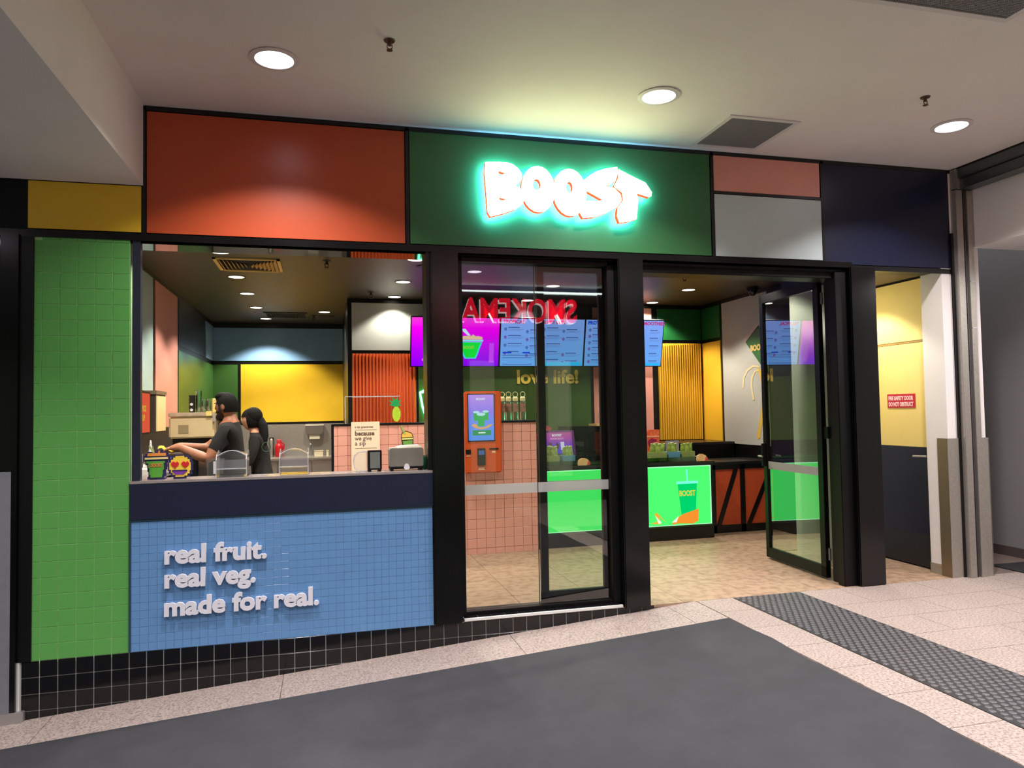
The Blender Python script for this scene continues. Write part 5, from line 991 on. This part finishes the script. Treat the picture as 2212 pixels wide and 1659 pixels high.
# ice box on stand with cup stacks
ib = thing('ice_box', 'large cream translucent ice box on a dark stand behind the man', 'container', (-0.04, 2.6, 1.27))
part('stand', MB().box(0.03, 2.50, 0.0, 0.15, 2.85, 1.27), FRAMEBLK, ib); part('stand', MB().box(-0.22, 2.50, 1.052, 0.03, 2.85, 1.27), FRAMEBLK, ib); part('box', MB().box(-0.245, 2.45, 1.272, 0.160, 2.88, 1.478), mat('ice_cream', (214, 196, 152), 0.3, noise=0.05, nscale=6), ib, bevel=0.014)
part('lid', MB().box(-0.250, 2.44, 1.480, 0.165, 2.89, 1.520), mat('ice_lid', (190, 170, 146), 0.25, noise=0.15, nscale=20), ib, bevel=0.006); part('dark_logo', MB().box(-0.16, 2.446, 1.32, -0.07, 2.4495, 1.40), mat('logo_shade', (150, 136, 104), 0.5), ib); part('hinge_clip', MB().box(0.150, 2.43, 1.43, 0.175, 2.46, 1.50), mat('clip_grey', (170, 164, 160), 0.4), ib); part('yellow_tab', MB().box(0.09, 2.432, 1.485, 0.14, 2.438, 1.53), mat('tab_yellow', (246, 220, 130), 0.5), ib)
rl = mat('logo_black', (22, 26, 22), 0.5)
cs = thing('cup_stack', 'stack of black logo cups on the ice box lid', 'cups', (-0.06, 2.6, 1.521), group='stacks on the ice box')
mb = MB()
for i in range(4): mb.lathe([(0.026, 0), (0.033, 0.06)], (-0.062, 2.6, 1.521 + i * 0.036), 14)
part('cups', mb, rl, cs)
for z in (1.545, 1.60): part('white_logo', MB().prism(ellp(-0.062, z, 0.014, 0.014, 12), 2.564, 2.566), mat('tab_white'), cs)
for j, (x, n, lab) in enumerate(((-0.005, 7, 'tall stack of clear cups on the ice box lid'), (0.045, 4, 'middle stack of clear cups on the ice box lid'), (0.095, 4, 'stack of clear lids nearest the man on the ice box lid'))):
    cs = thing('cup_stack', lab, 'cups', (x, 2.62, 1.521), group='stacks on the ice box')
    mb = MB()
    for i in range(n): mb.lathe([(0.022, 0), (0.029, 0.055), (0.031, 0.057)], (x, 2.62, 1.521 + i * 0.026), 14)
    part('cups', mb, CUPS, cs)
cs = thing('cup_stack', 'yellow wrapped stack of cups at the right end of the ice box', 'cups', (0.14, 2.62, 1.521), group='stacks on the ice box')
part('wrap', MB().lathe([(0.020, 0), (0.020, 0.13), (0.012, 0.135)], (0.138, 2.62, 1.521), 12), mat('wrap_yellow', (240, 216, 130), 0.5), cs)
sf = thing('pos_post', 'dark plum panel standing at the right of the ice box', 'panel', (0.21, 2.6, 0)); part('panel', MB().box(0.178, 2.60, 0, 0.235, 2.90, 1.47), mat('plum_dark', (44, 26, 34), 0.5), sf)

# ---------------------------------------------------------------- people
SKIN = mat('skin_tan', (176, 116, 88), 0.5, noise=0.04, nscale=20); SKIN2 = mat('skin_light', (206, 150, 118), 0.5, noise=0.04, nscale=20)
SHIRT = mat('black_tee', (26, 24, 24), 0.9, noise=0.15, nscale=30); TROU = mat('dark_trousers', (22, 22, 26), 0.85, noise=0.1); HAIR = mat('black_hair', (14, 11, 10), 0.75, noise=0.3, nscale=60, spec=0.2, bump=0.6)
def skin_body(name, nodes, edges, root, mats, classify, parent, head=None, cuts=()):
    me = bpy.data.meshes.new(name); names = list(nodes); idx = {n: i for i, n in enumerate(names)}; off = wloc(parent)
    me.from_pydata([Vector(nodes[n][0]) - off for n in names], [(idx[a], idx[b]) for a, b in edges], [])
    o = bpy.data.objects.new(name, me); C.objects.link(o)
    m = o.modifiers.new('skin', 'SKIN'); m.use_smooth_shade = True
    for n in names:
        r = nodes[n][1]; sv = me.skin_vertices[0].data[idx[n]]; sv.radius = r if isinstance(r, tuple) else (r, r); sv.use_root = (n == root)
    s = o.modifiers.new('sub', 'SUBSURF'); s.levels = 3; s.render_levels = 3
    dg = bpy.context.evaluated_depsgraph_get(); me2 = bpy.data.meshes.new_from_object(o.evaluated_get(dg)); bpy.data.objects.remove(o)
    if head:
        bm = bmesh.new(); bm.from_mesh(me2); tmp = bpy.data.meshes.new('h'); tmp.from_pydata([Vector(v) - off for v in head.v], [], head.f); bm.from_mesh(tmp); bm.to_mesh(me2); bm.free()
    bm = bmesh.new(); bm.from_mesh(me2)
    for co, no in cuts: bmesh.ops.bisect_plane(bm, geom=bm.verts[:] + bm.edges[:] + bm.faces[:], plane_co=Vector(co) - off, plane_no=Vector(no))
    bm.to_mesh(me2); bm.free()
    me2.materials.clear()
    for k in mats: me2.materials.append(k)
    for p in me2.polygons: p.material_index = classify(p.center + off); p.use_smooth = True
    me2.name = name; return mesh_obj(name, me2, parent)
def head_mesh(c, r, yaw, pitch=0.0):
    """skull with brow, nose, lips and chin; looks along yaw"""
    R = Matrix.Rotation(yaw, 3, 'Z') @ Matrix.Rotation(pitch, 3, 'Y')
    def fn(p):
        x, y, z = p.x, p.y, p.z            # +x is the face
        if z < 0: y *= 1 + 0.30 * z; x = x * (1 + (0.16 * z if x < 0 else 0.02 * z))
        if x > 0.55 and abs(y) < 0.22: x += 0.26 * math.exp(-((z + 0.08) / 0.14) ** 2) * math.exp(-(y / 0.12) ** 2)      # nose
        if x > 0.4 and abs(y) < 0.5: x += 0.05 * math.exp(-((z - 0.22) / 0.1) ** 2) + 0.06 * math.exp(-((z + 0.42) / 0.10) ** 2) + 0.10 * math.exp(-((z + 0.78) / 0.16) ** 2)
        if x > 0.5: x -= 0.07 * math.exp(-((z - 0.08) / 0.09) ** 2) * math.exp(-((abs(y) - 0.34) / 0.14) ** 2)
        return Vector((x, y, z))
    mb = MB(); mb.ellipsoid((0, 0, 0), (r[0], r[1], r[2]), 28, 22, fn)
    for sy in (-1, 1): mb.ellipsoid((-0.01, sy * r[1] * 0.97, -0.005), (0.020, 0.010, 0.030), 10, 8)
    mb.v = [tuple(R @ Vector(v) + Vector(c)) for v in mb.v]; return mb, R
def put(mb, R, c): mb.v = [tuple(R @ Vector(v) + Vector(c)) for v in mb.v]; return mb
def hand_nodes(N, E, wrist, d, up, side, s, pre, curl=0.5):
    """palm and five bent fingers; d along the hand, side towards the thumb"""
    w_ = Vector(wrist); d = Vector(d).normalized(); up = Vector(up).normalized(); side = Vector(side).normalized()
    N[pre + 'palm'] = (w_ + d * 0.05 * s, (0.030 * s, 0.017 * s)); E.append((pre + 'wrist', pre + 'palm'))
    for i, (o_, L) in enumerate(((0.030, 0.070), (0.010, 0.078), (-0.010, 0.072), (-0.028, 0.056))):
        k0 = w_ + d * 0.088 * s + side * o_ * s; k1 = k0 + (d * 0.85 - up * curl * 0.6) * L * 0.5 * s; k2 = k1 + (d * 0.6 - up * curl * 1.1) * L * 0.5 * s
        N[pre + 'f%da' % i] = (k0, 0.010 * s); N[pre + 'f%db' % i] = (k1, 0.009 * s); N[pre + 'f%dc' % i] = (k2, 0.0075 * s)
        E += [(pre + 'palm', pre + 'f%da' % i), (pre + 'f%da' % i, pre + 'f%db' % i), (pre + 'f%db' % i, pre + 'f%dc' % i)]
    t0 = w_ + d * 0.035 * s + side * 0.032 * s; t1 = t0 + (d * 0.6 + side * 0.6 - up * 0.3) * 0.035 * s; t2 = t1 + (d * 0.9 + side * 0.1 - up * 0.4) * 0.03 * s
    N[pre + 't0'] = (t0, 0.012 * s); N[pre + 't1'] = (t1, 0.010 * s); N[pre + 't2'] = (t2, 0.008 * s)
    E += [(pre + 'palm', pre + 't0'), (pre + 't0', pre + 't1'), (pre + 't1', pre + 't2')]

# man wiping the machine, facing left
man = thing('person', 'bearded man in a dark t-shirt facing left, wiping with a yellow cloth', 'person', (0.42, 1.5, 0))
N = {}; E = []
N['pelvis'] = ((0.455, 1.52, 0.92), (0.15, 0.12)); N['waist'] = ((0.445, 1.52, 1.06), (0.135, 0.11)); N['chest'] = ((0.425, 1.51, 1.23), (0.155, 0.12)); N['upper'] = ((0.425, 1.51, 1.345), (0.135, 0.095)); N['neck'] = ((0.425, 1.51, 1.44), 0.058); N['skull'] = ((0.410, 1.51, 1.53), 0.062)
E += [('pelvis', 'waist'), ('waist', 'chest'), ('chest', 'upper'), ('upper', 'neck'), ('neck', 'skull')]
for s_, y0 in (('l', 1.34), ('r', 1.68)):
    hy = y0 + (0.04 if s_ == 'l' else -0.04) + (0.04 if s_ == 'l' else -0.04)
    N[s_ + 'hip'] = ((0.46, hy, 0.88), 0.10); N[s_ + 'knee'] = ((0.44, hy, 0.48), 0.065); N[s_ + 'ankle'] = ((0.48, hy, 0.09), 0.045); N[s_ + 'toe'] = ((0.32, hy, 0.035), 0.038)
    E += [('pelvis', s_ + 'hip'), (s_ + 'hip', s_ + 'knee'), (s_ + 'knee', s_ + 'ankle'), (s_ + 'ankle', s_ + 'toe')]
N['lshoulder'] = ((0.405, 1.335, 1.345), 0.070); N['lelbow'] = ((0.285, 1.24, 1.135), 0.046); N['lfore'] = ((0.20, 1.26, 1.165), 0.044); N['lwrist'] = ((0.055, 1.31, 1.232), 0.030)
N['lupper'] = ((0.345, 1.275, 1.235), 0.060)
N['rshoulder'] = ((0.405, 1.70, 1.35), 0.070); N['rupper'] = ((0.30, 1.74, 1.27), 0.056); N['relbow'] = ((0.20, 1.72, 1.20), 0.044); N['rwrist'] = ((0.02, 1.56, 1.235), 0.029)
E += [('upper', 'lshoulder'), ('lshoulder', 'lupper'), ('lupper', 'lelbow'), ('lelbow', 'lfore'), ('lfore', 'lwrist'), ('upper', 'rshoulder'), ('rshoulder', 'rupper'), ('rupper', 'relbow'), ('relbow', 'rwrist')]
hand_nodes(N, E, (0.055, 1.31, 1.232), (-1, 0.15, -0.12), (0, 0, 1), (0, 1, 0), 0.98, 'l', 0.55)
hand_nodes(N, E, (0.02, 1.56, 1.235), (-0.95, -0.3, -0.15), (0, 0, 1), (0, -1, 0), 0.98, 'r', 0.25)
hc = (0.392, 1.51, 1.562); YAW = PI - 0.42
hm, HR = head_mesh(hc, (0.094, 0.074, 0.112), YAW, 0.05)
CUTS = [((0.318, 1.258, 1.195), (-0.52, -0.30, -0.80)), ((0.262, 1.735, 1.245), (-0.80, -0.1, -0.58)), ((0.425, 1.51, 1.412), (-0.28, 0, 1)), ((0.45, 1.5, 0.95), (0, 0, 1))]
def side_(p, i): return (p - Vector(CUTS[i][0])).dot(Vector(CUTS[i][1])) > 0
def cls(p):
    if side_(p, 2) and 1.40 < p.y < 1.62 and p.z > 1.30: return 0
    if p.x < 0.36 and p.y < 1.37 and p.z > 1.0 and side_(p, 0): return 0
    if p.x < 0.33 and p.z > 1.0 and side_(p, 1) and (p.y > 1.62 or p.x < 0.2): return 0
    return 1 if side_(p, 3) else 2
skin_body('body', N, E, 'pelvis', [SKIN, SHIRT, TROU], cls, man, hm, CUTS)
def cap(r0, r1, cut):
    mb = MB(); mb.ellipsoid((0, 0, 0), r1, 26, 20); keep = []
    vs = mb.v; fs = []
    for f in mb.f:
        c = sum((Vector(vs[i]) for i in f), Vector()) / 4
        if cut(c.x / r1[0], c.y / r1[1], c.z / r1[2]): fs.append(f)
    mb.f = fs; mb.mi = [0] * len(fs); return mb
hr = cap(None, (0.101, 0.081, 0.120), lambda x, y, z: (z > 0.42) or (z > -0.50 and x < -0.10 and not (abs(y) > 0.8 and z < 0.05 and x > -0.2)) or (z > 0.12 and x < 0.55) )
hr.ellipsoid((0.035, 0, 0.085), (0.062, 0.060, 0.040), 16, 10)
h_ = part('hair', put(hr, HR, hc), HAIR, man, smooth=True, label='short black swept hair')
bd_ = cap(None, (0.100, 0.078, 0.120), lambda x, y, z: (-0.98 < z < -0.28 and x > -0.02 - 0.1 * z and not (z > -0.60 and abs(y) < 0.34 and x > 0.7)) or (-0.4 < z < 0.1 and 0.05 < x < 0.26 and abs(y) > 0.7))
bd_.ellipsoid((0.062, 0, -0.088), (0.040, 0.038, 0.036), 14, 10)
part('beard', put(bd_, HR, hc), mat('beard_black', (30, 22, 20), 0.7, noise=0.3, nscale=70), man, smooth=True, label='full dark beard')
for sy in (-1, 1):
    e = MB().ellipsoid((0.083, sy * 0.028, 0.012), (0.009, 0.013, 0.007), 10, 8); part('eye', put(e, HR, hc), mat('eye_white', (214, 206, 200), 0.3), man, smooth=True); e = MB().ellipsoid((0.0905, sy * 0.028, 0.012), (0.003, 0.005, 0.005), 8, 6); part('iris', put(e, HR, hc), mat('iris_dark', (26, 16, 12), 0.2), man)
    e = MB().ellipsoid((0.088, sy * 0.028, 0.030), (0.006, 0.018, 0.0035), 10, 6); part('eyebrow', put(e, HR, hc), HAIR, man)
e = MB().ellipsoid((0.094, 0, -0.050), (0.008, 0.022, 0.005), 12, 6); part('lips', put(e, HR, hc), mat('lips_brown', (150, 84, 72), 0.5), man)
cl = thing('cleaning_cloth', 'yellow cleaning cloth under the man\'s hands', 'cloth', (0.0, 1.42, 1.19))
mb = MB(); n = 12
def CP(a, b): u, v = a / n, b / n; return (-0.105 + 0.20 * u, 1.30 + 0.20 * v, 1.212 + 0.012 * math.sin(9 * u + 3 * v) + 0.010 * math.sin(7 * v - 4 * u) + (0.014 if u < 0.2 else 0))
for a in range(n):
    for b in range(n): mb.face([CP(a, b), CP(a + 1, b), CP(a + 1, b + 1), CP(a, b + 1)])
for a in range(n):
    for b in range(n): mb.face([tuple(Vector(q) - Vector((0, 0, 0.004))) for q in (CP(a, b), CP(a, b + 1), CP(a + 1, b + 1), CP(a + 1, b))])
part('cloth', mb, mat('cloth_yellow', (244, 216, 50), 0.8), cl, smooth=True)

# woman behind, facing left and away
wom = thing('person', 'woman with long dark hair and black shirt standing behind the bearded man', 'person', (0.56, 2.4, 0))
N = {}; E = []
N['pelvis'] = ((0.60, 2.42, 0.86), (0.15, 0.125)); N['waist'] = ((0.595, 2.42, 1.00), (0.115, 0.10)); N['chest'] = ((0.575, 2.42, 1.15), (0.125, 0.105)); N['upper'] = ((0.56, 2.42, 1.255), (0.115, 0.085)); N['neck'] = ((0.535, 2.42, 1.335), 0.045); N['skull'] = ((0.515, 2.42, 1.41), 0.055)
E += [('pelvis', 'waist'), ('waist', 'chest'), ('chest', 'upper'), ('upper', 'neck'), ('neck', 'skull')]
for s_, hy in (('l', 2.34), ('r', 2.50)):
    N[s_ + 'hip'] = ((0.61, hy, 0.82), 0.098); N[s_ + 'knee'] = ((0.59, hy, 0.45), 0.06); N[s_ + 'ankle'] = ((0.62, hy, 0.085), 0.042); N[s_ + 'toe'] = ((0.48, hy, 0.035), 0.034)
    E += [('pelvis', s_ + 'hip'), (s_ + 'hip', s_ + 'knee'), (s_ + 'knee', s_ + 'ankle'), (s_ + 'ankle', s_ + 'toe')]
for s_, sy in (('l', -1), ('r', 1)):
    cy_ = 2.42
    N[s_ + 'shoulder'] = ((0.555, cy_ + sy * 0.145, 1.245), 0.058); N[s_ + 'upperarm'] = ((0.535, cy_ + sy * 0.185, 1.13), 0.048); N[s_ + 'elbow'] = ((0.50, cy_ + sy * 0.20, 1.02), 0.040); N[s_ + 'wrist'] = ((0.335, cy_ + sy * 0.14, 1.04), 0.027)
    E += [('upper', s_ + 'shoulder'), (s_ + 'shoulder', s_ + 'upperarm'), (s_ + 'upperarm', s_ + 'elbow'), (s_ + 'elbow', s_ + 'wrist')]
    hand_nodes(N, E, (0.335, cy_ + sy * 0.14, 1.04), (-1, -sy * 0.1, 0), (0, 0, 1), (0, -sy, 0), 0.88, s_, 0.5)
hc = (0.502, 2.42, 1.438); hm, HR = head_mesh(hc, (0.088, 0.070, 0.104), PI - 0.35, 0.12)
CUT2 = [((0.5, 2.4, 1.315), (0, 0, 1)), ((0.5, 2.4, 0.90), (0, 0, 1)), ((0.45, 2.4, 1.0), (1, 0, 0))]
def cls2(p):
    if p.z > 1.315: return 0
    if p.z < 0.90: return 2
    return 0 if p.x < 0.45 and p.z < 1.12 else 1
skin_body('body', N, E, 'pelvis', [SKIN2, SHIRT, TROU], cls2, wom, hm, CUT2)
hr = cap(None, (0.097, 0.080, 0.114), lambda x, y, z: (z > 0.35) or (x < 0.12 and z > -0.75)); hr.ellipsoid((-0.030, 0, 0.030), (0.088, 0.076, 0.092), 20, 14)
part('hair', put(hr, HR, hc), HAIR, wom, smooth=True, label='long dark hair')
part('ponytail', MB().tube([(0.585, 2.40, 1.44), (0.615, 2.385, 1.38), (0.628, 2.36, 1.28), (0.625, 2.34, 1.20), (0.618, 2.335, 1.15)], [0.040, 0.046, 0.042, 0.028, 0.010], 12), HAIR, wom, smooth=True)
for sy in (-1, 1):
    e = MB().ellipsoid((0.078, sy * 0.026, 0.010), (0.008, 0.012, 0.006), 10, 8); part('eye', put(e, HR, hc), mat('eye_white'), wom, smooth=True)
e = MB().ellipsoid((0.088, 0, -0.046), (0.007, 0.019, 0.005), 12, 6); part('lips', put(e, HR, hc), mat('lips_rose', (170, 90, 86), 0.5), wom)
part('shirt_logo', MB().tube([(0.652 + 0.040 * math.cos(a), 2.292 + 0.012 * math.cos(a), 1.175 + 0.045 * math.sin(a)) for a in [2 * PI * k / 20 for k in range(21)]], 0.003, 5, cap=False), mat('logo_green_thread', (60, 92, 70), 0.7), wom)
